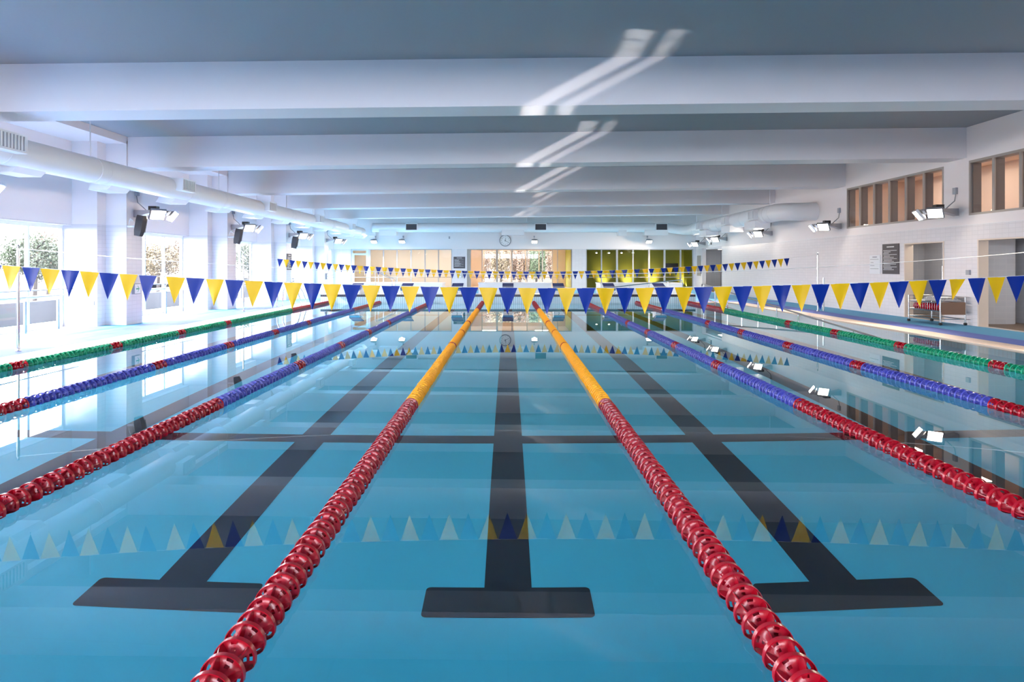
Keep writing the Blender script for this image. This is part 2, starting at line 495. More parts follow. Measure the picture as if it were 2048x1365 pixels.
# ------------------------------------------------------------------ rooms behind the far wall
def partition(n, x0, x1, mull, m_frame, bar=0.78):
    b = MB(); y0, y1 = YB + 0.03, YB + 0.11
    z0, z1 = DECK, 2.455
    b.box(x0, x1, y0, y1, z1 - 0.05, z1); b.box(x0, x1, y0, y1, z0, z0 + 0.08)
    b.box(x0, x0 + 0.05, y0, y1, z0 + .08, z1 - .05); b.box(x1 - 0.05, x1, y0, y1, z0 + .08, z1 - .05)
    for x, w in mull: b.box(x - w / 2, x + w / 2, y0 - .004, y1 - .004, z0 + .07, z1 - .045)
    w = struct(b.build('window_%d' % n, m_frame))
    b = MB(); b.box(x0, x1, YB + 0.066, YB + 0.072, z0, z1)
    struct(b.build('pane', M['pglass'], w))
    b = MB(); b.tube([(x0, YB - 0.02, bar), (x1, YB - 0.02, bar)], 0.018, 8)
    struct(b.build('guard_bar', M['frame_b'], w))
    return w
def bx(px): return (px - VX) * 40.55 / F
nw = len(holesL)
partition(nw + 1, -9.32, -3.32, [(bx(739), 0.12)] + [(bx(p), 0.06) for p in (767, 794, 822, 850, 877)], M['frame_g'])
partition(nw + 2, -2.43, 3.80, [(bx(938), 0.22)] + [(bx(p), w) for p, w in ((964, .05), (994, .10), (1024, .07), (1054, .05), (1085, .06), (1105, .03), (1115, .05))], M['frame_b'])
partition(nw + 3, 4.63, 11.0, [(bx(p), w) for p, w in ((1203, .07), (1234, .11), (1266, .07), (1298, .09), (1329, .11), (1361, .09))], M['frame_g'])
# door in the left partition
b = MB()
xa, xb = bx(704), bx(737)
b.box(xa, xb, YB - 0.005, YB + 0.03, 2.10, 2.20); b.box(xa, xb, YB - 0.005, YB + 0.03, 2.36, 2.44)
b.box(xa, xa + 0.15, YB - 0.002, YB + 0.028, DECK + .3, 2.1); b.box(xb - 0.12, xb, YB - 0.002, YB + 0.028, DECK + .3, 2.1); b.box(xb - 0.12, xb, YB - 0.002, YB + 0.028, 2.2, 2.36)
b.box(xa, xb, YB - 0.005, YB + 0.03, DECK, DECK + 0.3); b.box(xa, xa + 0.06, YB - 0.002, YB + 0.028, 2.2, 2.36)
d1 = struct(b.build('door_1', M['bdoor']))
b = MB(); b.tube([(xb - 0.2, YB - 0.04, 0.9), (xb - 0.2, YB - 0.04, 1.2)], 0.015, 8)
struct(b.build('door_handle', M['steel'], d1))

def room(name, x0, x1, y0, y1, z1, mw, mf, mc, far=True, side=None):
    b = MB()
    b.box(x0, x1, y0, y1, -0.2, DECK - 0.001, 1); b.box(x0, x1, y0, y1, z1, z1 + 0.1, 2)
    b.box(x0 - 0.1, x0, y0, y1, -0.2, z1 + 0.1, 0); b.box(x1, x1 + 0.1, y0, y1, -0.2, z1 + 0.1, 3 if side else 0)
    if far: b.box(x0 - 0.1, x1 + 0.1, y1, y1 + 0.1, -0.2, z1 + 0.1, 0)
    return struct(b.build(name, [mw, mf, mc] + ([side] if side else [])))
room('wall_lounge', -9.9, -3.0, YB + 0.26, 44.2, 2.75, M['lounge'], M['wood'], M['paint'])
room('wall_passage', -2.75, 4.0, YB + 0.26, 47.6, 2.75, M['lounge'], M['wood'], M['paint'], False, M['olive'])
room('wall_studio', 4.25, 11.6, YB + 0.26, 45.0, 2.75, M['olive'], M['brown'], M['olive'])
def ceiling_lamp(loc, sx, sy, label, cat='lamp', m='panel_l', group=None):
    t = thing('ceiling_lamp', label, cat, loc, group)
    x, y, z = loc
    b = MB(); b.box(x - sx / 2 - .03, x + sx / 2 + .03, y - sy / 2 - .03, y + sy / 2 + .03, z - 0.03, z)
    b.build('housing', M['white'], t)
    b = MB(); b.box(x - sx / 2, x + sx / 2, y - sy / 2, y + sy / 2, z - 0.04, z - 0.028)
    b.build('diffuser', M[m], t)
for i, x in enumerate((-8.2, -6.2, -4.2)):
    ceiling_lamp((x, 42.4, 2.75), 1.2, 0.5, 'panel lamp on the cream lounge ceiling, %s of three' % ('nearest the door', 'middle', 'nearest the notice board')[i])
for i, x in enumerate((-1.2, 2.2)):
    ceiling_lamp((x, 44.0, 2.75), 0.9, 0.5, 'panel lamp on the passage ceiling, %s' % ('beside the brown jamb', 'beside the olive wall')[i])
# olive studio: wall-wash pendants and a dark screen
for i, px in enumerate((1193, 1218, 1243, 1266)):
    x = (px - VX) * 43.6 / F
    p = Vector((x, 43.6, 2.30))
    t = thing('pendant_lamp', 'small white pendant lamp in the olive studio, %s from its left end' % ('first', 'second', 'third', 'fourth')[i], 'lamp', (p.x, p.y, 2.75))
    b = MB(); b.tube([(p.x, p.y, 2.75), (p.x, p.y, 2.38)], 0.008, 6); b.build('cord', M['black'], t)
    b = MB(); b.lathe([(0.02, 0.1), (0.09, 0.0), (0.085, 0.0), (0.015, 0.09)], (p.x, p.y, 2.28), (0, 0, 1), 16); b.build('lamp_shade', M['white'], t, True)
    b = MB(); b.lathe([(0.0, 0.06), (0.05, 0.03), (0.06, 0.0), (0.0, -0.03)], (p.x, p.y, 2.28), (0, 0, 1), 12); b.build('bulb', M['lens'], t, True)
for px in (1208, 1258, 1308, 1372):
    x = (px - VX) * 44.4 / F
    ld = bpy.data.lights.new('wall_washer', 'SPOT'); ld.energy = 45; ld.spot_size = math.radians(75); ld.spot_blend = 1.0; ld.color = (1, 0.85, 0.55)
    ld.shadow_soft_size = 0.03
    lo = bpy.data.objects.new('wall_washer', ld); COL.objects.link(lo); lo.location = (x, 44.35, 0.12)
    lo.rotation_euler = Vector((0, 0.6, 0.6)).to_track_quat('-Z', 'Y').to_euler()
b = MB(); b.box((1330 - VX) * 44.6 / F, (1359 - VX) * 44.6 / F, 44.90, 44.96, H - 12 * 44.6 / F, H + 5 * 44.6 / F)
t = tag(b.build('television', M['screen']), 'black flat screen hanging on the olive studio wall', 'television')
# passage: window to the garden
b = MB(); y0, y1 = 47.6, 47.68
for px in (936, 968, 992.5, 1022, 1051, 1078, 1104, 1125):
    x = (px - VX) * 47.6 / F; b.box(x - 0.03, x + 0.03, y0 + .004, y1 - .004, DECK + .05, 2.6)
b.box(-2.75, 4.0, y0, y1, 2.5, 2.75); b.box(-2.75, 4.0, y0, y1, DECK, 0.1); b.box(-2.75, 4.0, y0 + .008, y1 - .008, 0.62, 0.68)
b.box(-2.85, (966 - VX) * 47.6 / F, y0 - .01, y1 + .01, DECK, 2.75); b.box((1104 - VX) * 47.6 / F, 4.1, y0 - .01, y1 + .01, DECK, 2.75)
w = struct(b.build('window_%d' % (nw + 4), M['casing']))
b = MB(); b.box(-2.7, 3.9, 47.63, 47.636, 0.05, 2.6); struct(b.build('pane', M['glass'], w))

# ------------------------------------------------------------------ right wall: gallery windows and openings
for n, (y0, y1, z0, z1) in enumerate(GAL):
    b = MB(); xo, xi = XR - 0.012, XR + 0.24
    b.box(xo, xi, y0, y1, z0, z0 + 0.05); b.box(xo, xi, y0, y1, z1 - 0.06, z1)
    b.box(xo, xi, y0, y0 + 0.05, z0 + .05, z1 - .06); b.box(xo, xi, y1 - 0.05, y1, z0 + .05, z1 - .06)
    w = struct(b.build('window_%d' % (nw + 5 + n), M['frame_b']))
    for i in range(1, 6):
        y = y0 + (y1 - y0) * i / 6
        b = MB(); b.box(xo, xo + 0.03, y - 0.04, y + 0.04, z0 + .045, z1 - .055, 0); b.box(xo + 0.03, xi - 0.01, y - 0.035, y + 0.035, z0 + .04, z1 - .05, 1)
        struct(b.build('mullion', [M['frame_b'], M['fin']], w))
    b = MB(); b.box(xo + 0.05, xi - .01, y1 - 0.09, y1 - 0.052, z0 + .055, z1 - .065); struct(b.build('jamb', M['fin'], w))
    b = MB(); b.box(XR + 0.03, XR + 0.036, y0 + .04, y1 - .04, z0 + .04, z1 - .05); struct(b.build('pane', M['glass'], w))
room_g = MB()
gx0, gx1 = XR + 0.23, 13.6
room_g.box(gx0, gx1, 10.8, 23.2, 2.45, 2.55); room_g.box(gx0, gx1, 10.8, 23.2, 4.3, 4.4)
room_g.box(gx1, gx1 + .1, 10.8, 23.2, 2.45, 4.4); room_g.box(gx0, gx1, 10.7, 10.8, 2.45, 4.4); room_g.box(gx0, gx1, 23.2, 23.3, 2.45, 4.4)
struct(room_g.build('wall_gallery', M['gal']))
for i, y in enumerate((12.6, 15.0, 18.6, 21.2)):
    ceiling_lamp((12.6, y, 4.30), 0.5, 1.0, 'lamp on the upper gallery ceiling, %s along it from the near end' % ('first', 'second', 'third', 'last')[i])
# passages behind the openings
for i, (y0, y1, z0, z1) in enumerate(OPN):
    b = MB(); xa, xb = XR + 0.23, (12.5, 12.9, 12.6)[i]
    b.box(xb, xb + 0.1, y0 - 0.5, y1 + 1.4, -0.2, 2.5, 0); b.box(xa, xb, y0 - 0.6, y0 - 0.5, -0.2, 2.5, 1); b.box(xa, xb, y1 + 1.3, y1 + 1.4, -0.2, 2.5, 1)
    b.box(xa, xb, y0 - .5, y1 + 1.3, 2.4, 2.5, 2); b.box(XR, xb, y0 - .5, y1 + 1.3, -0.2, DECK - .002, 3)
    struct(b.build('wall_passage_right', [M['gtile_yz'], M['gtile_xz'], M['paint'], M['brown']]))
    if i < 2:
        b = MB(); xo = XR - 0.012
        b.box(xo, XR + .225, y0, y0 + 0.04, z0, z1 - .03); b.box(xo, XR + .225, y1 - 0.04, y1, z0, z1 - .03); b.box(xo, XR + .225, y0, y1, z1 - 0.03, z1)
        struct(b.build('trim_%d' % (3 + i), M['casing']))
b = MB(); b.box(XR + 0.06, XR + 0.11, 17.50, 17.62, DECK, 2.06)
b.box(XR + 0.10, XR + 0.95, 17.50, 17.545, DECK, 2.05)
d = struct(b.build('door_2', M['ddoor']))
b = MB(); b.tube([(XR + .03, 17.56, 1.0), (XR + .03, 17.56, 1.45)], 0.014, 8); struct(b.build('door_handle', M['steel'], d))
b = MB(); b.box(12.52, 12.58, 36.2, 38.2, DECK, 2.1); d = struct(b.build('door_3', M['ddoor']))
b = MB(); b.box(12.505, 12.52, 37.5, 37.6, 0.4, 1.9); struct(b.build('door_handle', M['black'], d))
ceiling_lamp((11.9, 18.6, 2.40), 0.4, 0.6, 'lamp added inside the doorway behind the steel trolley')  # unseen fitting, added to brighten the grey passage tiles
ceiling_lamp((12.0, 14.4, 2.40), 0.5, 0.9, 'warm lamp over the near tiled opening in the right wall')
ceiling_lamp((11.9, 37.4, 2.40), 0.5, 0.9, 'lamp over the far doorway at the end of the right wall')

# ------------------------------------------------------------------ lane ropes
def float_geo(n, nf=8, holes=True):
    v = []; f = []
    def ringset(prof, closed=False, skip=None):
        b0 = len(v)
        for r, y in prof:
            for j in range(n):
                a = 2 * pi * j / n
                v.append((r * math.cos(a), y, r * math.sin(a)))
        k = len(prof)
        for i in range(k if closed else k - 1):
            for j in range(n):
                if skip and skip(i, j): continue
                i2 = (i + 1) % k
                f.append((b0 + i * n + j, b0 + i * n + (j + 1) % n, b0 + i2 * n + (j + 1) % n, b0 + i2 * n + j))
    # rim band
    ringset([(0.078, 0.031), (0.0775, 0.054), (0.0725, 0.054), (0.0745, 0.031)], True)
    # flared slotted body
    prof = [(0.014, -0.040), (0.018, -0.004), (0.026, 0.018), (0.035, 0.031), (0.044, 0.039), (0.053, 0.0445), (0.063, 0.048), (0.0745, 0.050)]
    q = n // 4
    ringset(prof, False, (lambda i, j: i in (3, 5) and (j % q) in (q // 2, q // 2 + 1)) if holes else None)
    # hub
    ringset([(0.013, -0.052), (0.013, 0.053)])
    # four fins
    for k in range(4):
        a = 2 * pi * (k + 0.0) / 4
        c, s_ = math.cos(a), math.sin(a); t = 0.0022
        pts = [(0.010, -0.047)]
        for i in range(nf + 1):
            y = -0.047 + (0.033 + 0.047) * i / nf
            r = 0.012 + 0.061 * math.sqrt(max(0, 1 - ((0.033 - y) / 0.080) ** 2)) ** 1.2
            pts.append((r, y))
        pts += [(0.073, 0.050), (0.010, 0.040)]
        b0 = len(v); m = len(pts)
        for sg in (-1, 1):
            for r, y in pts:
                v.append((r * c - sg * t * s_, y, r * s_ + sg * t * c))
        f.append(tuple(b0 + i for i in range(m))); f.append(tuple(b0 + m + i for i in range(m - 1, -1, -1)))
        for i in range(m):
            f.append((b0 + i, b0 + m + i, b0 + m + (i + 1) % m, b0 + (i + 1) % m))
    return np.array(v), f
fv_hi, ff_hi = float_geo(28)
fv_lo, ff_lo = float_geo(12, 3, False)
FM = {}
for c in ('f_red', 'f_yel', 'f_blu', 'f_gre'):
    me = bpy.data.meshes.new('float'); me.from_pydata(fv_hi.tolist(), [], ff_hi)
    me.materials.append(M[c])
    me.polygons.foreach_set('use_smooth', [True] * len(me.polygons)); me.set_sharp_from_angle(angle=math.radians(35))
    FM[c] = me
FP = 0.105
ROPE_LABEL = {
    -7: ('green and red lane rope floating beside the left pool edge', 'f_gre'),
    -5: ('blue and red lane rope next to the green rope by the windows', 'f_blu'),
    -3: ('blue and red lane rope between a yellow rope and the left outer blue rope', 'f_blu'),
    -1: ('yellow and red lane rope bounding the middle lane on its left', 'f_yel'),
    1: ('yellow and red lane rope bounding the middle lane on its right', 'f_yel'),
    3: ('blue and red lane rope between a yellow rope and the right outer blue rope', 'f_blu'),
    5: ('blue and red lane rope next to the green rope by the handrail', 'f_blu'),
    7: ('green and red lane rope floating beside the handrail of the right ramp', 'f_gre'),
}
def float_colour(y, base):
    if y < 7.0 or y > 21.9: return 'f_red'
    for ym in (9.75, 12.1, 14.5, 16.9, 19.3):
        w = 0.06 if base == 'f_yel' else 0.16
        if base == 'f_yel' and ym < 10: continue
        if abs(y - ym) < w and ym < 18: return 'f_red'
    return base
ZROPE = 0.022
for X, (lab, base) in ROPE_LABEL.items():
    X = float(X) + (0.008 if X > 0 else 0.0)
    t = thing('lane_rope', lab, 'lane rope', (X, PY0, ZROPE), 'lane ropes of the swimming pool')
    ys = np.arange(PY0 + 0.18, PY1 - 0.22, FP)
    vis0 = abs(X) * F / 1010.0 - 0.25
    vis0 = max(vis0, 2.15)
    seen = [y for y in ys if y >= vis0][:100]
    near = set(seen)
    for y in seen:
        c = float_colour(y, base)
        o = bpy.data.objects.new('float', FM[c]); COL.objects.link(o)
        o.parent = t; o.location = (random.uniform(-.002, .002), y - PY0, random.uniform(-.002, .002))
        o.rotation_euler = (random.uniform(-.03, .03), random.uniform(0, 2 * pi), random.uniform(-.03, .03))
        o['label'] = {'f_red': 'red', 'f_yel': 'yellow', 'f_blu': 'blue', 'f_gre': 'green'}[c] + ' float'
    rest = [y for y in ys if y not in near]
    V = []; Fc = []; Mi = []; base_i = 0
    for y in rest:
        a = random.uniform(0, 2 * pi); ca, sa = math.cos(a), math.sin(a)
        R = np.array(((ca, 0, sa), (0, 1, 0), (-sa, 0, ca)))
        V.append(fv_lo @ R.T + np.array((0, y - PY0, 0)))
        Fc += [tuple(i + base_i for i in f) for f in ff_lo]
        Mi += [0 if float_colour(y, base) == 'f_red' else 1] * len(ff_lo)
        base_i += len(fv_lo)
    me = bpy.data.meshes.new('float_row'); me.from_pydata(np.concatenate(V).tolist(), [], Fc)
    me.materials.append(M['f_red']); me.materials.append(M[base]); me.polygons.foreach_set('material_index', Mi)
    me.polygons.foreach_set('use_smooth', [True] * len(me.polygons)); me.set_sharp_from_angle(angle=math.radians(35))
    o = bpy.data.objects.new('float_row', me); COL.objects.link(o); o.parent = t; o['kind'] = 'stuff'
    b = MB(); b.tube([(X, PY0 + 0.02, ZROPE), (X, PY1 - 0.02, ZROPE)], 0.006, 6); b.build('cable', M['steel_d'], t)
    b = MB(); b.tube([(X, PY1 - 0.20, ZROPE), (X, PY1 - 0.10, ZROPE)], 0.02, 8); b.tube([(X, PY1 - 0.10, ZROPE), (X, PY1, ZROPE + .01)], 0.010, 6)
    b.build('hook', M['steel'], t)

# ------------------------------------------------------------------ pennant strings
def pennant_mesh(name, w, h, amp, skew, ph, m):
    h *= 1.04
    nu, nv = 7, 7
    v = []; f = []
    for sgn in (-1, 1):
        for j in range(nv):
            t = j / (nv - 1)
            for i in range(nu):
                s = i / (nu - 1) - 0.5
                x = s * w * (1 - t) + skew * t
                y = amp * math.sin(ph + 6.0 * s * (1 - .6 * t) + 1.6 * t) * (0.5 + 0.5 * t) + sgn * 0.0008 * (1 - t)
                v.append((x, y, -h * t))
    n1 = nu * nv
    for k in range(2):
        for j in range(nv - 1):
            for i in range(nu - 1):
                a = k * n1 + j * nu + i
                f.append((a, a + 1, a + nu + 1, a + nu) if k == 0 else (a, a + nu, a + nu + 1, a + 1))
    for j in range(nv - 1):
        for i in (0, nu - 1):
            a = j * nu + i; f.append((a, a + nu, a + nu + n1, a + n1))
    for i in range(nu - 1): f.append((i, i + n1, i + 1 + n1, i + 1))
    me = bpy.data.meshes.new(name); me.from_pydata(v, [], f); me.materials.append(m)
    me.polygons.foreach_set('use_smooth', [True] * len(me.polygons)); me.set_sharp_from_angle(angle=math.radians(50))
    return me
PM = {c: [pennant_mesh('pennant', 0.186, 0.252, 0.004 + 0.002 * k, 0.004 * (k - 1), 1.7 * k, M[c]) for k in range(3)] for c in ('flag_y', 'flag_b')}
PM['crooked'] = [pennant_mesh('pennant', 0.17, 0.195, 0.008, -0.055, 0.6, M['flag_y'])]
def string(label, Y, zfun, slots, x_end, wscale=1.0):
    zl, zr = zfun(x_end[0]), zfun(x_end[1])
    t = thing('pennant_string', label, 'flag string', (x_end[0], Y, zl), 'pennant strings across the pool')
    pts = [(x, Y, zfun(x)) for x in np.linspace(x_end[0], x_end[1], 60)]
    b = MB(); b.tube(pts, 0.0035, 6); b.build('cord', M['rope'], t)
    for x, c, k in slots:
        me = PM[c][k]
        o = bpy.data.objects.new('pennant', me); COL.objects.link(o); o.parent = t
        dz = (zfun(x + .05) - zfun(x - .05)) / 0.1
        o.location = Vector((x, Y - 0.004, zfun(x))) - Vector(t.location)
        o.rotation_euler = (random.uniform(-.05, .05), -math.atan(dz) * 0.8, random.uniform(-.10, .10))
        o['label'] = 'blue pennant' if c == 'flag_b' else ('yellow pennant hanging askew' if c == 'crooked' else 'yellow pennant')
def z_near(x): return 1.24 + (0.0073 if x < 0.56 else 0.0059) * (x - 0.56) ** 2
Yn = 6.75
sl = []
for n in range(-4, 56):
    px = 5 + 38.9 * n if n < 8 else 333 + (n - 8) * 39.05
    c = 'flag_y' if n % 2 == 0 else 'flag_b'
    k = random.randrange(3)
    if n == 48: c, k = 'crooked', 0
    sl.append(((px + 19 - VX) * Yn / F, c, k))
string('string of large yellow and blue pennants hanging across the near pool', Yn, z_near, sl, (-8.34, 9.57))
Yf = 21.6
def z_far(x): return 1.275 + 0.0064 * (x - 0.7) ** 2
sl = []
xs = []
x = (554.5 + 6 - VX) * Yf / F
i = 0
while x < (1577 - VX) * Yf / F:
    sl.append((x, 'flag_b' if i % 2 == 0 else 'flag_y', random.randrange(3)))
    x += 0.1945
    if i in (58,): x += 0.07
    i += 1
string('string of pennants hanging across the far end of the pool', Yf, z_far, sl, (-8.34, 9.77))
# false start rope
Yr = 11.5
def z_rope(x): return 1.317 + 0.0056 * (x - 0.6) ** 2
b = MB(); b.tube([(x, Yr, z_rope(x)) for x in np.linspace(-8.22, 9.57, 60)], 0.006, 6)
tag(b.build('false_start_rope', M['rope']), 'thin white rope sagging across the pool between two steel posts', 'rope')
def post(x, y, z1, label):
    t = thing('steel_post', label, 'post', (x, y, DECK), 'stainless posts beside the pool')
    b = MB(); b.tube([(x, y, DECK), (x, y, z1)], 0.024, 14); b.build('pole', M['steel'], t, True)
    b = MB(); b.lathe([(0.0, 0.0), (0.045, 0.0), (0.045, 0.012), (0.03, 0.016), (0.026, 0.05)], (x, y, DECK), (0, 0, 1), 16); b.build('base_collar', M['steel_d'], t, True)
    b = MB(); b.lathe([(0.024, 0.0), (0.020, 0.01), (0.012, 0.02), (0.012, 0.03), (0.020, 0.04), (0.016, 0.06), (0.0, 0.066)], (x, y, z1), (0, 0, 1), 12); b.build('finial', M['steel_d'], t, True)
post(-8.25, Yr, z_rope(-8.25), 'stainless post on the left deck in front of the first window')
post(9.6, Yr, z_rope(9.6), 'stainless post on the right deck holding the thin white rope')
post(-8.37, Yf, z_far(-8.37), 'stainless post on the left deck holding the far pennants')
post(9.8, Yf, z_far(9.8), 'stainless post on the right deck in front of the tiled wall')
post(-8.37, Yn, z_near(-8.37), 'stainless post on the left deck holding the large near pennants')
post(9.6, Yn, z_near(9.6), 'stainless post on the right deck holding the large near pennants')

# ------------------------------------------------------------------ starting blocks
for k in range(7):
    x = -6 + 2 * k; y = PY1 + 0.38; z = 0.345
    t = thing('starting_block', 'navy-topped white starting block numbered %d at the far pool end' % (k + 1), 'starting block', (x, y, z), 'starting blocks on the far pool end')
    b = MB()
    b.prism([(x - 0.20, PY1 + 0.08, z), (x - 0.20, PY1 + 0.66, z), (x - 0.20, PY1 + 0.62, 0.62), (x - 0.20, PY1 + 0.12, 0.50)], (0.40, 0, 0))
    b.build('pedestal', M['white'], t)
    b = MB()
    b.prism([(x - 0.22, PY1 - 0.02, 0.555), (x - 0.22, PY1 + 0.66, 0.735), (x - 0.22, PY1 + 0.66, 0.765), (x - 0.22, PY1 - 0.02, 0.585)], (0.44, 0, 0))
    b.build('platform', M['navy'], t)
    b = MB(); b.prism([(x - 0.221, PY1 + 0.16, 0.6335), (x - 0.221, PY1 + 0.20, 0.644), (x - 0.221, PY1 + 0.20, 0.6465), (x - 0.221, PY1 + 0.16, 0.636)], (0.442, 0, 0)); b.build('stripe', M['white'], t)
    b = MB(); b.box(x - 0.215, x + 0.215, PY1 - 0.015, PY1 + 0.02, 0.485, 0.553); b.build('front_panel', M['bluep'], t)
    b = MB(); b.box(x - 0.20, x + 0.20, PY1 + 0.03, PY1 + 0.08, 0.345, 0.485); b.build('number_plate', M['white'], t)
    text('number', str(k + 1), 0.15, M['ink'], t, (x, PY1 + 0.027, 0.412), (pi / 2, 0, 0))
    for sx in (-1, 1):
        b = MB(); b.tube([(x + sx * 0.17, PY1 + 0.02, 0.36), (x + sx * 0.20, PY1 - 0.05, 0.40), (x + sx * 0.21, PY1 - 0.05, 0.52), (x + sx * 0.20, PY1 + 0.0, 0.56)], 0.012, 8); b.build('handle', M['steel'], t, True)
    b = MB(); b.box(x - 0.2, x + 0.2, PY1 + 0.66, PY1 + 0.90, 0.42, 0.45); b.box(x - 0.2, x - 0.17, PY1 + 0.66, PY1 + 0.9, DECK, 0.42); b.box(x + 0.17, x + 0.2, PY1 + 0.66, PY1 + 0.9, DECK, 0.42); b.build('step', M['white'], t)

# white raised tubs beyond the pool end
def tub(px0, px1, d, ztop, label, depth=1.6):
    x0, x1 = (px0 - VX) * d / F, (px1 - VX) * d / F
    t = thing('raised_tub', label, 'pool tub', ((x0 + x1) / 2, d + depth / 2, DECK))
    b = MB(); b.box(x0, x1, d, d + 0.2, DECK, ztop - .05); b.box(x0, x1, d + depth - .2, d + depth, DECK, ztop - .05); b.box(x0, x0 + .2, d + .2, d + depth - .2, DECK, ztop - .05); b.box(x1 - .2, x1, d + .2, d + depth - .2, DECK, ztop - .05)
    b.build('body', M['white'], t)
    b = MB()
    b.box(x0 - .03, x1 + .03, d - .03, d + .25, ztop - .05, ztop); b.box(x0 - .03, x1 + .03, d + depth - .25, d + depth + .03, ztop - .05, ztop)
    b.box(x0 - .03, x0 + .25, d + .25, d + depth - .25, ztop - .05, ztop); b.box(x1 - .25, x1 + .03, d + .25, d + depth - .25, ztop - .05, ztop)
    b.build('rim', M['white'], t)
    return t
tub(690, 884, 33.0, 0.63, 'long white raised tub behind the left starting blocks')
tub(957, 1103, 32.0, 0.66, 'white raised tub behind the middle starting block')
tub(1201, 1366, 31.5, 0.66, 'white raised tub with a sloping handrail behind the right starting blocks')
# handrails
t = thing('stair_handrail', 'pair of thin steel stair rails in front of the left glass partition', 'handrail', P(752, 575, 32.5) * 1.0)
for dx, dd in ((0, 0.0), (6, 0.25)):
    d = 32.4 + dd
    b = MB(); b.tube([Vector((P(751 + dx, 578, d).x, d, DECK)), P(751 + dx, 546, d), P(753 + dx, 544, d), P(784 + dx, 559, d), P(784.5 + dx, 562, d), Vector((P(784.5 + dx, 578, d).x, d, DECK))], 0.018, 8); b.build('rail', M['steel_d'], t, True)
t = thing('tub_handrail', 'sloping steel handrail rising beside the right white tub', 'handrail', P(1300, 578, 31.0))
b = MB(); d = 31.0
b.tube([P(1226, 575, d), P(1355, 560.5, d), P(1362, 559.5, d), P(1365, 562, d), P(1365, 586, d)], 0.022, 8); b.build('rail', M['steel'], t, True)
for px, py in ((1258, 571.5), (1298, 567), (1336, 562.8)):
    b = MB(); b.tube([P(px, py, d), (P(px, py, d).x, d, DECK)], 0.018, 8); b.build('baluster', M['steel'], t)
# ramp handrail
t = thing('ramp_handrail', 'long steel handrail sloping down into the water on the right', 'handrail', (7.5, 26.3, 0))
def ramp_z(y): return 0.76 - 0.0613 * (26.3 - y)
xr = 7.5
b = MB(); b.tube([(xr, 26.3, 0.60), (xr, 26.42, 0.66), (xr, 26.40, 0.74), (xr, 26.3, 0.765), (xr, 26.1, ramp_z(26.1)), (xr, 12.2, ramp_z(12.2))], 0.022, 10); b.build('top_rail', M['steel_d'], t, True)
b = MB(); b.tube([(xr, 26.2, ramp_z(26.2) - 0.52), (xr, 16.2, ramp_z(16.2) - 0.52)], 0.018, 8); b.build('lower_rail', M['steel_d'], t, True)
for i in range(10):
    y = 26.15 - 1.42 * i
    b = MB(); b.tube([(xr, y, ramp_z(y)), (xr, y, max(-1.2, -0.02 - 1.18 * (25.9 - y) / 12.9))], 0.02, 8); b.build('baluster', M['steel'], t)
# curved grab rails at the left pool edge
for i, y in enumerate((24.0, 24.55)):
    pass
t = thing('pool_ladder', 'curved steel grab rails of a ladder at the far left pool edge', 'ladder', (PX0, 24.2, DECK))
for y in (23.9, 24.5):
    b = MB()
    pts = [(PX0 - 0.75, y, DECK), (PX0 - 0.72, y, 0.55), (PX0 - 0.62, y, 0.82), (PX0 - 0.42, y, 0.90), (PX0 - 0.20, y, 0.80), (PX0 + 0.0, y, 0.50), (PX0 + 0.10, y, 0.15), (PX0 + 0.10, y, -0.9)]
    b.tube(pts, 0.02, 10); b.build('grab_rail', M['steel'], t, True)
for z in (-0.25, -0.5, -0.75):
    b = MB(); b.tube([(PX0 + 0.1, 23.9, z), (PX0 + 0.1, 24.5, z)], 0.02, 8); b.build('rung', M['steel'], t)

# ------------------------------------------------------------------ ducts
def hanger_set(t, x, y, zc, r, axis):
    b = MB()
    if axis == 'Y':
        b.tube([(x, y, zc + r), (x, y, ceil_z(x) - 0.0)], 0.012, 6)
        b.tube([(x + r * 1.02 * math.cos(a), y, zc + r * 1.02 * math.sin(a)) for a in np.linspace(0, 2 * pi, 25)], 0.010, 5)
    else:
        b.tube([(x, y, zc + r), (x, y, ceil_z(x))], 0.012, 6)
        b.tube([(x, y + r * 1.02 * math.cos(a), zc + r * 1.02 * math.sin(a)) for a in np.linspace(0, 2 * pi, 25)], 0.010, 5)
    b.build('hanger', M['duct'], t)
def outlet(t, x0, x1, y0, y1, z0, z1, face):
    b = MB(); b.box(x0, x1, y0, y1, z0, z1); o = b.build('outlet', M['duct'], t)
    b = MB(); c = MB(); e = 0.035
    if face in ('+X', '-X'):
        xs = x1 if face == '+X' else x0; s = 1 if face == '+X' else -1
        b.box(min(xs, xs + s * .004), max(xs, xs + s * .004), y0 + e, y1 - e, z0 + e, z1 - e)
        n = 8
        for i in range(n):
            y = y0 + e + (y1 - y0 - 2 * e) * (i + .5) / n
            c.box(min(xs, xs + s * .02), max(xs, xs + s * .02), y - .012, y + .012, z0 + e, z1 - e)
        gm = M['ggrey']
    else:
        b.box(x0 + e, x1 - e, y0 - .004, y0, z0 + e, z1 - e); gm = M['grille']
        for i in range(5):
            z = z0 + e + (z1 - z0 - 2 * e) * (i + .5) / 5
            c.box(x0 + e, x1 - e, y0 - .010, y0, z - .004, z + .004)
    g = b.build('grille', gm, o)
    c.build('louvre', M['white'] if face != '-Y' else M['grille'], g)
dl = thing('air_duct', 'long white round air duct hanging along the window side', 'air duct', (-8.2, 20, 3.35))
b = MB(); b.tube([(-8.2, y, 3.35) for y in (2.0, 12.0, 24.0, 38.2)], 0.25, 40); b.build('pipe', M['duct'], dl, True)
for y in (4.5, 8.0, 11.0, 13.75, 17.3, 19.7, 22.8, 25.65, 28.8, 31.6, 34.6, 37.3):
    b = MB(); b.tube([(-8.2, y - .02, 3.35), (-8.2, y + .02, 3.35)], 0.254, 40); b.build('joint', M['duct'], dl, True)
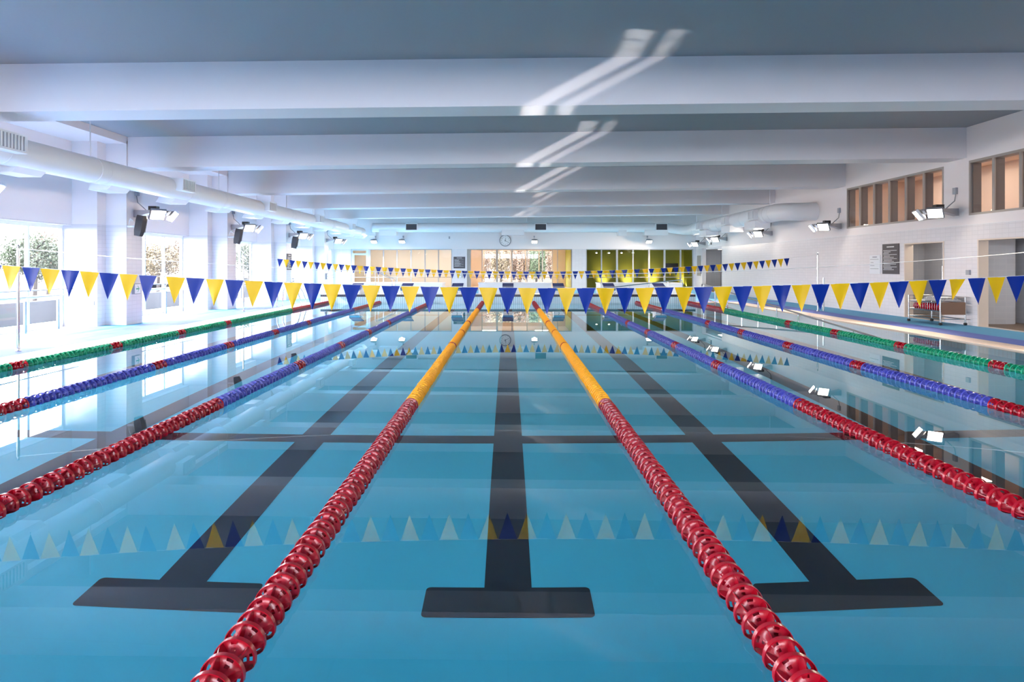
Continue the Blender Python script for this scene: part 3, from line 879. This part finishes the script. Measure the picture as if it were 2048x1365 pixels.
for k in range(-1, 5):
    y = 16.35 + PITCH * k
    outlet(dl, -8.2, -7.78, y, y + 0.66, 3.27, 3.57, '+X')
for k in range(-2, 9):
    y = 16.7 + 2.7 * k
    b = MB()
    b.prism([(-8.62, y, 3.02), (-8.22, y, 3.02), (-8.02, y, 3.22), (-8.45, y, 3.30)], (0, 0.72, 0)); b.build('lower_outlet', M['duct'], dl)
for k in range(6):
    hanger_set(dl, -8.2, 7.45 + PITCH * k, 3.35, 0.25, 'Y')
dr = thing('air_duct', 'white round air duct along the right wall, ending in an elbow', 'air duct', (9.9, 30, 3.42))
pts = [(XR - 0.006, 24.75, 3.42), (10.75, 24.75, 3.42)] + [(10.35 - 0.45 * math.sin(a), 25.20 - 0.45 * math.cos(a), 3.42) for a in np.linspace(0, pi / 2, 9)] + [(9.9, 28, 3.42), (9.9, 32, 3.42), (9.9, 36.4, 3.42)]
b = MB(); b.tube(pts, 0.32, 40); b.build('pipe', M['duct'], dr, True)
for y in (25.3, 26.1, 28.4, 30.8, 32.6, 35.2):
    b = MB(); b.tube([(9.9, y - .015, 3.42), (9.9, y + .015, 3.42)], 0.326, 40); b.build('joint', M['duct'], dr, True)
for y in (26.2, 29.6, 33.6):
    outlet(dr, 9.42, 9.95, y, y + 0.62, 3.24, 3.60, '-X')
for y in (26.4, 29.4, 32.9):
    b = MB(); b.box(9.55, 10.15, y, y + 1.2, 2.92, 3.20); b.build('lower_outlet', M['duct'], dr)
for y in (25.8, 31.6, 35.8): hanger_set(dr, 9.9, y, 3.42, 0.32, 'Y')
db = thing('air_duct', 'white round air duct running under the ceiling along the far wall', 'air duct', (0, 39.3, 3.66))
b = MB(); b.tube([(-7.8, 39.35, 3.66), (0, 39.35, 3.66), (9.0, 39.35, 3.66), (9.3, 39.25, 3.62), (9.65, 38.9, 3.54), (9.85, 38.3, 3.47), (9.9, 37.4, 3.43), (9.9, 36.45, 3.42)], 0.27, 36); b.build('pipe', M['duct'], db, True)
for px in (822.5, 1081.5, 1324):
    x = (px - VX) * 38.9 / F
    outlet(db, x - .34, x + .34, 38.95, 39.4, 3.48, 3.88, '-Y')
for px0, px1, z0 in ((757, 792, 3.2), (1003, 1048, 3.24), (1238, 1254, 3.2), (1290, 1337, 3.22)):
    b = MB(); b.box((px0 - VX) * 39 / F, (px1 - VX) * 39 / F, 39.1, 39.75, z0, 3.5); b.build('lower_outlet', M['duct'], db)
for px in (854, 956, 1054, 1140, 1242): hanger_set(db, (px - VX) * 39.35 / F, 39.35, 3.66, 0.27, 'X')

# ------------------------------------------------------------------ floodlights
def frame_for(d, up=Vector((0, 0, 1))):
    d = Vector(d).normalized()          # local -Y looks along d
    x = d.cross(up).normalized(); z = x.cross(d).normalized()
    return Matrix((x, -d, z)).transposed()
def head(t, c, d, size=(0.36, 0.13, 0.30), watts=0.0, spot=95, aim=None):
    R = frame_for(d)
    b = MB()
    sx, sy, sz = size
    vs = []
    for (ys, k) in ((-sy / 2, 1.0), (0.0, 1.0), (sy / 2, 0.55)):
        for (a, e) in ((-1, -1), (1, -1), (1, 1), (-1, 1)):
            vs.append(Vector(c) + R @ Vector((a * sx / 2 * k, ys, e * sz / 2 * k)))
    fs = [(0, 1, 2, 3), (8, 11, 10, 9)]
    for i in range(2):
        for j in range(4): fs.append((i * 4 + j, i * 4 + (j + 1) % 4, i * 4 + 4 + (j + 1) % 4, i * 4 + 4 + j))
    b.add(vs, fs)
    for j in range(5):
        xx = (j - 2) * 0.06
        b.obox(Vector(c) + R @ Vector((xx, sy / 2 + .01, 0)), (0.008, 0.05, sz * 0.5), R)
    h = b.build('lamp_head', M['steel_d'], t)
    b = MB(); b.obox(Vector(c) + R @ Vector((0, -sy / 2 - 0.004, 0)), (sx * 0.86, 0.006, sz * 0.84), R)
    b.build('lens', M['lens'], h)
    if watts:
        ld = bpy.data.lights.new('flood_beam', 'SPOT'); ld.energy = watts; ld.color = (1.0, 0.80, 0.62)
        ld.spot_size = math.radians(spot); ld.spot_blend = 0.7; ld.shadow_soft_size = 0.08
        lo = bpy.data.objects.new('flood_beam', ld); COL.objects.link(lo)
        lo.location = Vector(c) + R @ Vector((0, -sy / 2 - 0.05, 0))
        lo.rotation_euler = Vector(aim or d).to_track_quat('-Z', 'Y').to_euler()
WFL = 270.0
def flood_side(side, y, z, label, xw):
    s = side                               # +1: on the right wall, pointing to -X
    t = thing('floodlight', label, 'floodlight', (xw, y, z), 'twin floodlights on the side walls')
    b = MB()
    xw = xw - s * 0.006
    b.prism([(xw, y - .11, z - .12), (xw, y - .11, z + .06), (xw - s * .40, y - .11, z + .06), (xw - s * .40, y - .11, z - .01)], (0, 0.22, 0)); b.build('wall_bracket', M['steel_d'], t)
    b = MB(); b.box(min(xw - s * .38, xw - s * .86), max(xw - s * .38, xw - s * .86), y - .03, y + .03, z + .0, z + .05)
    b.build('arm', M['steel_d'], t)
    b = MB(); b.box(min(xw - s * .34, xw - s * .54), max(xw - s * .34, xw - s * .54), y - .08, y + .08, z + .052, z + .16); b.build('ballast_box', M['black'], t)
    head(t, (xw - s * 0.60, y - 0.14, z - 0.03), (-s * .50, -.55, -.67), watts=WFL, aim=(-s * .85, -.30, -.45))
    head(t, (xw - s * 0.84, y + 0.10, z - 0.07), (-s * .75, .25, -.60), watts=WFL, aim=(-s * .90, .1, -.40))
    b = MB(); b.tube([(xw - s * .02, y - .02, z + .42), (xw - s * .05, y - .02, z + .25), (xw - s * .18, y - .02, z + .14), (xw - s * .25, y, z + .06)], 0.012, 6); b.build('conduit', M['cable'], t, True)
    b = MB(); b.box(min(xw, xw - s * .06), max(xw, xw - s * .06), y - .07, y + .05, z + .42, z + .58); b.build('junction_box', M['ggrey'], t)
ords = ['second', 'third', 'fourth', 'fifth', 'sixth']
for k in range(-1, 4):
    y = 16.95 + PITCH * k
    flood_side(-1, y + 0.02, 2.78, 'twin floodlight on the window-side column, %s from the camera' % ['first', 'second', 'third', 'fourth', 'fifth'][k + 1], -9.25)
zR = [2.78, 2.82, 2.82, 2.86, 2.86, 2.86]
labR = ['twin floodlight on the right wall at the near end of the nearer gallery window', 'twin floodlight on the right wall between the two upper gallery windows',
        'twin floodlight on the right wall just beyond the upper gallery window', 'twin floodlight under the middle of the right duct',
        'twin floodlight on the right wall under the far duct outlets', 'twin floodlight in the far right corner']
for k in range(-1, 4):
    y = 16.98 + PITCH * k
    flood_side(1, y, zR[k + 1], labR[k + 1], XR)
flood_side(1, 38.6, 2.74, labR[5], XR)
for i, px in enumerate((748, 804, 1069, 1298)):
    x = (px - VX) * 40.0 / F; z = 2.98
    t = thing('floodlight', 'single floodlight on the far wall %s' % ('above the pale blue door', 'above the cream lounge', 'to the right of the clock', 'above the olive studio')[i], 'floodlight', (x, YB, z), 'single floodlights on the far wall')
    b = MB(); b.box(x - .06, x + .06, YB - .45, YB - .004, z + .02, z + .07); b.build('wall_bracket', M['steel_d'], t)
    b = MB(); b.box(x - .04, x + .04, YB - .06, YB - .004, z + .16, z + .26); b.tube([(x, YB - .02, z + .16), (x, YB - .08, z + .1), (x, YB - .2, z + .07)], 0.01, 6); b.build('conduit', M['ggrey'], t)
    head(t, (x, YB - .5, z - 0.06), (0, -.45, -.9), size=(0.36, 0.14, 0.30), watts=WFL * 0.8, spot=140)

# ------------------------------------------------------------------ speakers on the left columns
for i, y in enumerate((16.62, 16.62 + PITCH, 16.62 + 2 * PITCH)):
    c = Vector((-8.88, y - 0.17, 2.43))
    t = thing('loudspeaker', 'black wall loudspeaker on the window-side column, %s from the camera' % ('first', 'second', 'third')[i], 'loudspeaker', (-9.25, y, 2.46), 'loudspeakers on the columns')
    R = Matrix.Rotation(math.radians(10), 3, 'Y') @ Matrix.Rotation(math.radians(25), 3, 'Z')
    def L(x, yy, z): return c + R @ Vector((x, yy, z))
    b = MB()
    # cabinet: trapezoid in plan, curved-in bottom
    poly = [(-0.10, -0.10), (0.06, -0.16), (0.14, -0.10), (0.14, 0.10), (0.06, 0.16), (-0.10, 0.10)]
    vs = []
    for z, k in ((0.25, 0.86), (0.13, 0.98), (-0.12, 0.95), (-0.25, 0.76)):
        for px_, py_ in poly: vs.append(L(px_ * k, py_ * k, z))
    fs = [tuple(range(5, -1, -1)), tuple(range(18, 24))]
    for r in range(3):
        for j in range(6): fs.append((r * 6 + j, r * 6 + (j + 1) % 6, r * 6 + 6 + (j + 1) % 6, r * 6 + 6 + j))
    b.add(vs, fs); b.build('cabinet', M['spk'], t)
    b = MB()
    b.add([L(0.146, -0.085, 0.2), L(0.146, 0.085, 0.2), L(0.146, 0.085, -0.15), L(0.146, -0.085, -0.15), L(0.141, -0.085, 0.2), L(0.141, 0.085, 0.2), L(0.141, 0.085, -0.15), L(0.141, -0.085, -0.15)],
          [(0, 1, 2, 3), (4, 7, 6, 5), (0, 4, 5, 1), (1, 5, 6, 2), (2, 6, 7, 3), (3, 7, 4, 0)]); b.build('grille', M['black'], t)
    b = MB(); b.tube([(-9.245, y - .03, 2.42), (-9.1, y - .03, 2.42), (-8.98, y - .14, 2.42)], 0.03, 8); b.build('wall_bracket', M['white'], t)
    b = MB(); b.tube([(-9.2, y - .06, 2.46), (-9.14, y - .14, 2.54), (-9.08, y - .2, 2.6), (-9.0, y - .2, 2.52)], 0.008, 6); b.build('cable', M['white'], t, True)

# ------------------------------------------------------------------ clock
cc = Vector(((1010.5 - VX) * 40.4 / F, YB - 0.05, H + 50.5 * 40.4 / F)); R0 = 0.345
t = thing('wall_clock', 'round white wall clock with black hands on the far wall', 'clock', cc)
b = MB(); b.lathe([(0, 0.05), (R0, 0.05), (R0, -0.02), (R0 - .045, -0.025), (R0 - .045, 0.0), (0, 0.0)], cc, (0, 1, 0), 48); b.build('case', M['cable'], t, True)
b = MB(); b.lathe([(0, -0.004), (R0 - .045, -0.004), (R0 - .045, 0.0)], cc, (0, 1, 0), 48); b.build('dial', M['white'], t, True)
for i in range(1, 13):
    a = i * pi / 6
    text('numeral', str(i), 0.085, M['ink'], t, cc + Vector((0.235 * math.sin(a), -0.008, 0.235 * math.cos(a))), (pi / 2, 0, 0))
def hand(name, a, l, w):
    b = MB(); s, c = math.sin(a), math.cos(a)
    q = lambda u, v: cc + Vector((u * c + v * s, -0.014, -u * s + v * c))
    b.prism([q(-w, -0.05), q(w, -0.05), q(w * .6, l), q(-w * .6, l)], (0, 0.004, 0)); b.build(name, M['black'], t)
hand('hour_hand', 2 * pi * (12.33 / 12), 0.15, 0.016); hand('minute_hand', 2 * pi * 20 / 60, 0.23, 0.011)

# ------------------------------------------------------------------ notices, signs, small wall things
def notice(name, label, cat, o, u, n, w, h, face, ink, lines, title=True):
    """flat board centred at o, width along u, normal n."""
    o, u, n = Vector(o), Vector(u), Vector(n); up = Vector((0, 0, 1))
    t = thing(name, label, cat, o)
    q = lambda a, c, e: o + u * a + up * c + n * e
    b = MB(); b.prism([q(-w / 2, -h / 2, .004), q(w / 2, -h / 2, .004), q(w / 2, h / 2, .004), q(-w / 2, h / 2, .004)], n * 0.016)
    r = random.Random(len(label))
    def bar(a0, a1, c, hh):
        x = a0
        while x < a1:
            x2 = min(a1, x + hh * r.uniform(0.7, 1.0))
            b.prism([q(x, c - hh / 2, .021), q(x2, c - hh / 2, .021), q(x2, c + hh / 2, .021), q(x, c + hh / 2, .021)], n * 0.001, 1)
            x = x2 + hh * 0.22
    if title: bar(-w * .22, w * .22, h * .40, h * .035)
    for i in range(lines):
        c = h * .28 - i * (h * .68 / lines)
        ln = r.uniform(0.35, 0.95) if i % 3 else 0.93
        bar(-w * .44 + (0.03 if i % 3 == 1 else 0), -w * .44 + w * .88 * ln, c, h * .016)
    b.build('panel', [face, ink], t)
XRf = XR
notice('notice_board', 'square dark notice board with white lettering on the right tiled wall', 'notice board', (XR, 19.87, 1.66), (0, -1, 0), (-1, 0, 0), 0.86, 0.88, M['board'], M['white'], 15)
notice('paper_notice', 'white paper notice beside the dark board on the right wall', 'notice', (XR, 20.72, 1.50), (0, -1, 0), (-1, 0, 0), 0.58, 0.56, M['paper'], M['ink'], 4)
notice('notice_board', 'dark notice board on the far wall between two glass partitions', 'notice board', ((918.5 - VX) * 40.4 / F, YB, H + 6.5 * 40.4 / F), (1, 0, 0), (0, -1, 0), 0.69, 0.69, M['board'], M['white'], 13)
notice('notice_board', 'grey notice board on the third window-side column', 'notice board', (-9.25, 28.85, H + 8 * 29 / F), (0, 1, 0), (1, 0, 0), 0.66, 0.68, M['board'], M['white'], 12)
def exit_sign(label, o, u, n, w=0.28, h=0.26, box=M['cable']):
    o, u, n = Vector(o), Vector(u), Vector(n); up = Vector((0, 0, 1))
    t = thing('exit_sign', label, 'exit sign', o)
    q = lambda a, c, e: o + u * a + up * c + n * e
    b = MB(); b.prism([q(-w / 2, -h / 2, 0), q(w / 2, -h / 2, 0), q(w / 2, h / 2, 0), q(-w / 2, h / 2, 0)], n * 0.07); b.build('housing', box, t)
    b = MB(); k = .45; b.prism([q(-w * k, -h * k, .07), q(w * k, -h * k, .07), q(w * k, h * k, .07), q(-w * k, h * k, .07)], n * 0.004); b.build('face', M['white'], t)
    b = MB(); e = .0745
    s = w * 0.28
    b.prism([q(-s, -.015, e), q(s * .5, -.015, e), q(s * .5, .015, e), q(-s, .015, e)], n * .001)
    b.prism([q(s * .1, s, e), q(s * 1.0, 0, e), q(s * .65, 0, e), q(-s * .1, s, e)], n * .001)
    b.prism([q(s * .1, -s, e), q(-s * .1, -s, e), q(s * .65, 0, e), q(s * 1.0, 0, e)], n * .001)
    b.build('arrow', M['green'], t)
exit_sign('low exit sign with a green arrow on the nearest window-side column', (-9.25, 16.92, 0.89), (0, 1, 0), (1, 0, 0))
exit_sign('small exit sign on the far wall below the notice board', ((919 - VX) * 40.4 / F, YB, H - 19 * 40.4 / F), (1, 0, 0), (0, -1, 0), 0.26, 0.30)
exit_sign('exit sign on the fourth window-side column', (-9.25, 34.75, H - 21 * 35 / F), (0, 1, 0), (1, 0, 0), 0.3, 0.3)
exit_sign('small exit sign high on the right wall near the far doorway', (XR, 37.6, H + 46 * 37.6 / F), (0, -1, 0), (-1, 0, 0), 0.5, 0.22)
b = MB(); pc = P(178.5, 606.5, 16.2); b.box(pc.x - .12, pc.x + .12, 16.185, 16.2, pc.z - .05, pc.z + .05)
tag(b.build('vent_plate', M['ggrey']), 'small grey vent plate low on the first tiled pier', 'vent')
b = MB(); b.box(XR - .05, XR, 16.44, 16.56, 1.24, 1.36)
tag(b.build('intercom_box', M['ggrey']), 'small grey box on the tiles left of the near opening', 'box')

b = MB(); pc = P(898.5, 475.5, 40.4); b.box(pc.x - .04, pc.x + .04, YB - .05, YB, pc.z - .07, pc.z + .07)
tag(b.build('sensor_box', M['ggrey']), 'tiny grey sensor box on the far wall left of the clock', 'sensor')
b = MB(); b.tube([(10.05, 21.75, DECK), (10.05, 21.75, 1.08)], 0.03, 12)
tag(b.build('short_post', M['steel'], smooth=True), 'short steel post just right of the tall post by the tiled wall', 'post')
b = MB(); b.box(XR - .02, XR, 39.45, 40.2, 0.88, 2.06)
tag(b.build('wall_panel', M['frame_b']), 'brown panel on the right wall between the far doorway and the corner', 'panel')

# ------------------------------------------------------------------ guard rails inside the left windows
for i, (y0, y1) in enumerate([(h[0], h[1]) for h in holesL][3:8]):
    x = XL + 0.10
    t = thing('guard_rail', 'double steel guard rail inside the window bay, %s from the camera' % ['first', 'second', 'third', 'fourth', 'fifth'][i], 'guard rail', (x, y0, DECK), 'guard rails inside the windows')
    for z in (0.79, 0.93):
        b = MB(); b.tube([(x + .06, y0 + .05, z), (x + .06, y1 - .02, z)], 0.014, 8); b.build('rail', M['steel_d'], t)
    n = 4
    for k in range(n):
        y = y1 - 0.25 - k * (y1 - y0 - .5) / (n - 1) - (0.4 if k == 0 else 0)
        b = MB(); b.box(x - .02, x + .02, y - .03, y + .03, DECK, 0.70); b.build('baluster', M['ggrey'], t)
        b = MB()
        for z in (0.79, 0.93): b.tube([(x, y, z - .10), (x + .02, y, z - .03), (x + .06, y, z - .01)], 0.007, 6)
        b.build('bracket', M['steel_d'], t, True)

# ------------------------------------------------------------------ trolley with spare lane rope, cardboard and plastic sheet
tx0, tx1, ty0, ty1 = 10.42, 11.02, 16.45, 17.75
t = thing('steel_trolley', 'stainless trolley cart standing against the right wall between two openings', 'trolley', ((tx0 + tx1) / 2, (ty0 + ty1) / 2, DECK))
for x in (tx0, tx1):
    for y in (ty0, ty1):
        b = MB(); b.tube([(x, y, DECK + .07), (x, y, 0.70)], 0.018, 10); b.build('leg', M['steel'], t, True)
        b = MB(); b.lathe([(0, -.03), (.03, -.03), (.035, 0), (.03, .03), (0, .03)], (x, y, DECK + .036), (1, 0, 0), 14); b.build('caster', M['black'], t, True)
b = MB()
for z in (0.17, 0.36, 0.56):
    b.tube([(tx0, ty0, z), (tx1, ty0, z), (tx1, ty1, z), (tx0, ty1, z), (tx0, ty0, z)], 0.011, 8)
b.tube([(tx0, ty0, 0.70), (tx1, ty0, 0.70), (tx1, ty1, 0.70), (tx0, ty1, 0.70)], 0.011, 8)
b.build('frame', M['steel'], t)
b = MB(); b.box(tx0, tx1, ty0, ty1, 0.355, 0.362)
for i in range(14):
    y = ty0 + (ty1 - ty0) * (i + .5) / 14; b.tube([(tx0, y, .36), (tx0, y, .56)], 0.003, 5)
b.build('basket', M['steel_d'], t)
b = MB(); b.box(tx0 + .01, tx1 - .02, ty0 - .035, ty0 - .02, 0.28, 0.58)
tag(b.build('cardboard_sheet', M['card']), 'brown cardboard sheet leaning on the end of the steel trolley', 'cardboard')
# coil of red floats lying in the basket
t = thing('spare_lane_rope', 'coiled spare lane rope with red floats lying in the steel trolley', 'lane rope', (tx0 + .3, 17.1, 0.363))
for k in range(26):
    row, i = divmod(k, 9)
    o = bpy.data.objects.new('float', FM['f_red']); COL.objects.link(o); o.parent = t
    o.location = (-0.20 + 0.165 * row, -0.52 + 0.108 * i + .1, 0.082)
    o.rotation_euler = (random.uniform(-.1, .1), random.uniform(0, 6), random.uniform(-.15, .15))
b = MB(); o0 = Vector((tx0 + .3, 17.1, 0.363 + .082))
b.tube([o0 + Vector((-.20, -.45, 0)), o0 + Vector((-.20, .48, 0)), o0 + Vector((-.12, .55, 0)), o0 + Vector((-.035, .48, 0)), o0 + Vector((-.035, -.45, 0)), o0 + Vector((.05, -.5, 0)), o0 + Vector((.13, -.45, 0)), o0 + Vector((.13, .42, 0))], 0.006, 6); b.build('cable', M['steel_d'], t, True)
# crumpled plastic sheet on top
nx, ny = 26, 34
vs = []; fs = []
r2 = np.random.default_rng(3)
hgt = r2.random((nx + 2, ny + 2))
for _ in range(1): hgt = (hgt[:-2, :-2] + hgt[1:-1, 1:-1] * 2 + hgt[2:, 2:] + hgt[:-2, 2:] + hgt[2:, :-2]) / 6
for lay in (0.0, -0.006):
    for i in range(nx):
        for j in range(ny):
            u, w_ = i / (nx - 1), j / (ny - 1)
            edge = min(u, 1 - u, w_, 1 - w_)
            z = 0.575 + 0.03 + 0.13 * min(1, edge * 5) * (0.45 + 0.75 * (hgt[i, j] - 0.2)) + lay
            vs.append((tx0 + 0.05 + u * 0.52, ty0 + 0.05 + w_ * 0.85, z))
for lay in range(2):
    for i in range(nx - 1):
        for j in range(ny - 1):
            a = lay * nx * ny + i * ny + j; fs.append((a, a + 1, a + ny + 1, a + ny))
b = MB(); b.add(vs, fs)
tag(b.build('plastic_sheet', M['bag'], normals=False), 'crumpled grey plastic sheet heaped on top of the steel trolley', 'plastic sheet')

# ------------------------------------------------------------------ outside: ground, pale building, trees
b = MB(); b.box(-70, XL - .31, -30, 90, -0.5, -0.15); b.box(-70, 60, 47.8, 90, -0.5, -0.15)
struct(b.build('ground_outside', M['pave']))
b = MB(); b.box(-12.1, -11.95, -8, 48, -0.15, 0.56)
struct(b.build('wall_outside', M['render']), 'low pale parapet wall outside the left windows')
def bank(name, x0, x1, y0, y1, h, ax, m, seed):
    q = np.random.default_rng(seed); nx_, ny_ = 60, 14
    vs = []; fs = []
    for i in range(nx_):
        for j in range(ny_):
            u_, v_ = i / (nx_ - 1), j / (ny_ - 1)
            z = -0.3 + h * math.sin(min(1, v_ * 1.3) * pi / 2) * (0.85 + 0.3 * q.random()) * (0.8 + 0.2 * math.sin(u_ * 19 + seed))
            if j == 0: z = -0.4
            vs.append((x0 + (x1 - x0) * (u_ if ax == 'X' else v_), y0 + (y1 - y0) * (v_ if ax == 'X' else u_), z))
    for i in range(nx_ - 1):
        for j in range(ny_ - 1):
            a = i * ny_ + j; fs.append((a, a + 1, a + ny_ + 1, a + ny_))
    b = MB(); b.add(vs, fs)
    return struct(b.build(name, m, normals=False))
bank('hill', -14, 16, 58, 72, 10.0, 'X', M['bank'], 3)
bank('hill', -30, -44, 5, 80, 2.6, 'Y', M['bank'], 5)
def tree(label, x, y, h, r, leaf, seed, group, n=5000, low=0.25, leaf_size=0.5):
    q = np.random.default_rng(seed)
    t = thing('garden_tree', label, 'tree', (x, y, -0.15), group)
    b = MB(); zt = -0.15
    b.tube([(x, y, zt), (x + .05, y, zt + h * .3), (x - .05, y + .05, zt + h * .55), (x, y, zt + h * .85)], [0.10, .08, .05, .02], 8)
    for k in range(6):
        a = q.random() * 6.28; z0 = zt + h * (0.3 + 0.08 * k)
        b.tube([(x, y, z0), (x + .5 * r * math.cos(a), y + .5 * r * math.sin(a), z0 + .15 * h), (x + .8 * r * math.cos(a), y + .8 * r * math.sin(a), z0 + .22 * h)], [.04, .025, .01], 6)
    b.build('trunk', M['trunk'], t)
    d = q.normal(size=(n, 3)); d /= np.linalg.norm(d, axis=1)[:, None]
    lump = 0.75 + 0.25 * np.sin(d[:, 0] * 5 + seed) * np.cos(d[:, 1] * 6 + d[:, 2] * 4)
    rad = (0.45 + 0.55 * q.random(n) ** 0.5) * lump
    c = np.stack([x + d[:, 0] * rad * r, y + d[:, 1] * rad * r, zt + h * (low + (1 - low) / 2) + d[:, 2] * rad * h * (1 - low) / 2], 1)
    s = (0.07 + 0.10 * q.random(n)) * leaf_size
    A = q.normal(size=(n, 3)); A /= np.linalg.norm(A, axis=1)[:, None]
    B = np.cross(A, q.normal(size=(n, 3))); B /= np.linalg.norm(B, axis=1)[:, None]
    vs = np.stack([c - A * s[:, None], c - B * s[:, None] * .6, c + A * s[:, None], c + B * s[:, None] * .6], 1).reshape(-1, 3)
    fs = [(4 * i, 4 * i + 1, 4 * i + 2, 4 * i + 3) for i in range(n)]
    b = MB(); b.add(vs.tolist(), fs); o = b.build('foliage', leaf, t, normals=False); o['kind'] = 'stuff'
TL = [(-21.5, 31.0, 3.3, 1.8, 'leaf_g'), (-24.6, 36.5, 3.7, 1.8, 'leaf_o'), (-19.5, 38.0, 3.1, 1.6, 'leaf_y'), (-20.0, 42.4, 3.5, 1.7, 'leaf_o'),
      (-19.0, 50.0, 3.6, 1.5, 'leaf_g'), (-16.6, 47.4, 3.2, 1.4, 'leaf_o')]
wl = ['green bushy tree seen through the first left window', 'russet tree behind the green one outside the first left window', 'pale yellow tree seen through the second left window',
      'russet tree at the far side of the second left window', 'green tree seen through the third left window', 'russet tree beside the green one outside the third left window']
for i, (x, y, h, r, l) in enumerate(TL): tree(wl[i], x, y, h, r, M[l], 11 + i, 'trees outside the left windows')
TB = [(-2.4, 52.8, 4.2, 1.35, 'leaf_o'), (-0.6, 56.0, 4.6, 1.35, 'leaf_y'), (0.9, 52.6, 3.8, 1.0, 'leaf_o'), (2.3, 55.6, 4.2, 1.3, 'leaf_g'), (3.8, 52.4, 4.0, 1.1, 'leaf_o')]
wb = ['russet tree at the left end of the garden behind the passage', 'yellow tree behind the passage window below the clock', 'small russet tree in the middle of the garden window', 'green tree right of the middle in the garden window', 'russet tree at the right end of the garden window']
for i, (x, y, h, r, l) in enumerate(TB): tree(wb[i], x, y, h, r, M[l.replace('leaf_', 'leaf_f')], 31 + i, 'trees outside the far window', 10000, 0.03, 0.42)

# ------------------------------------------------------------------ added lamps imitate sun glinting off the pool edge onto beams and ceiling
GD = Vector((1.0, 0.25, 0.53)).normalized()
u = Vector((0, 1, 0)); u = (u - GD * u.dot(GD)).normalized(); v = GD.cross(u).normalized()
for k in range(-1, 4):
    for x0, x1, e in ((-7.27, -6.85, 1.0), (-6.70, -6.42, 0.7)):
        for s0, s1 in ((0.0, 0.40), (0.46, 0.84), (0.92, 3.7)):      # gaps between lamps imitate window mullion shadows
            ld = bpy.data.lights.new('added_glint_lamp', 'AREA'); ld.shape = 'RECTANGLE'
            ld.size = s1 - s0; ld.size_y = (x1 - x0) * 0.41
            ld.spread = math.radians(0.6); ld.color = (1, 0.97, 0.93)
            ld.energy = 1.9 * e * ld.size * ld.size_y
            lo = bpy.data.objects.new('added_glint_lamp', ld); COL.objects.link(lo)
            z = 0.22; yc = 7.2 + PITCH * (k + 1) + (s0 + s1) / 2
            lo.location = ((x0 + x1) / 2 + z / 0.53, yc + z / 0.53 * 0.25, z)
            m3 = Matrix((u, v, -GD)) if Matrix((u, v, -GD)).determinant() > 0 else Matrix((u, -v, -GD))
            lo.rotation_euler = m3.transposed().to_euler()
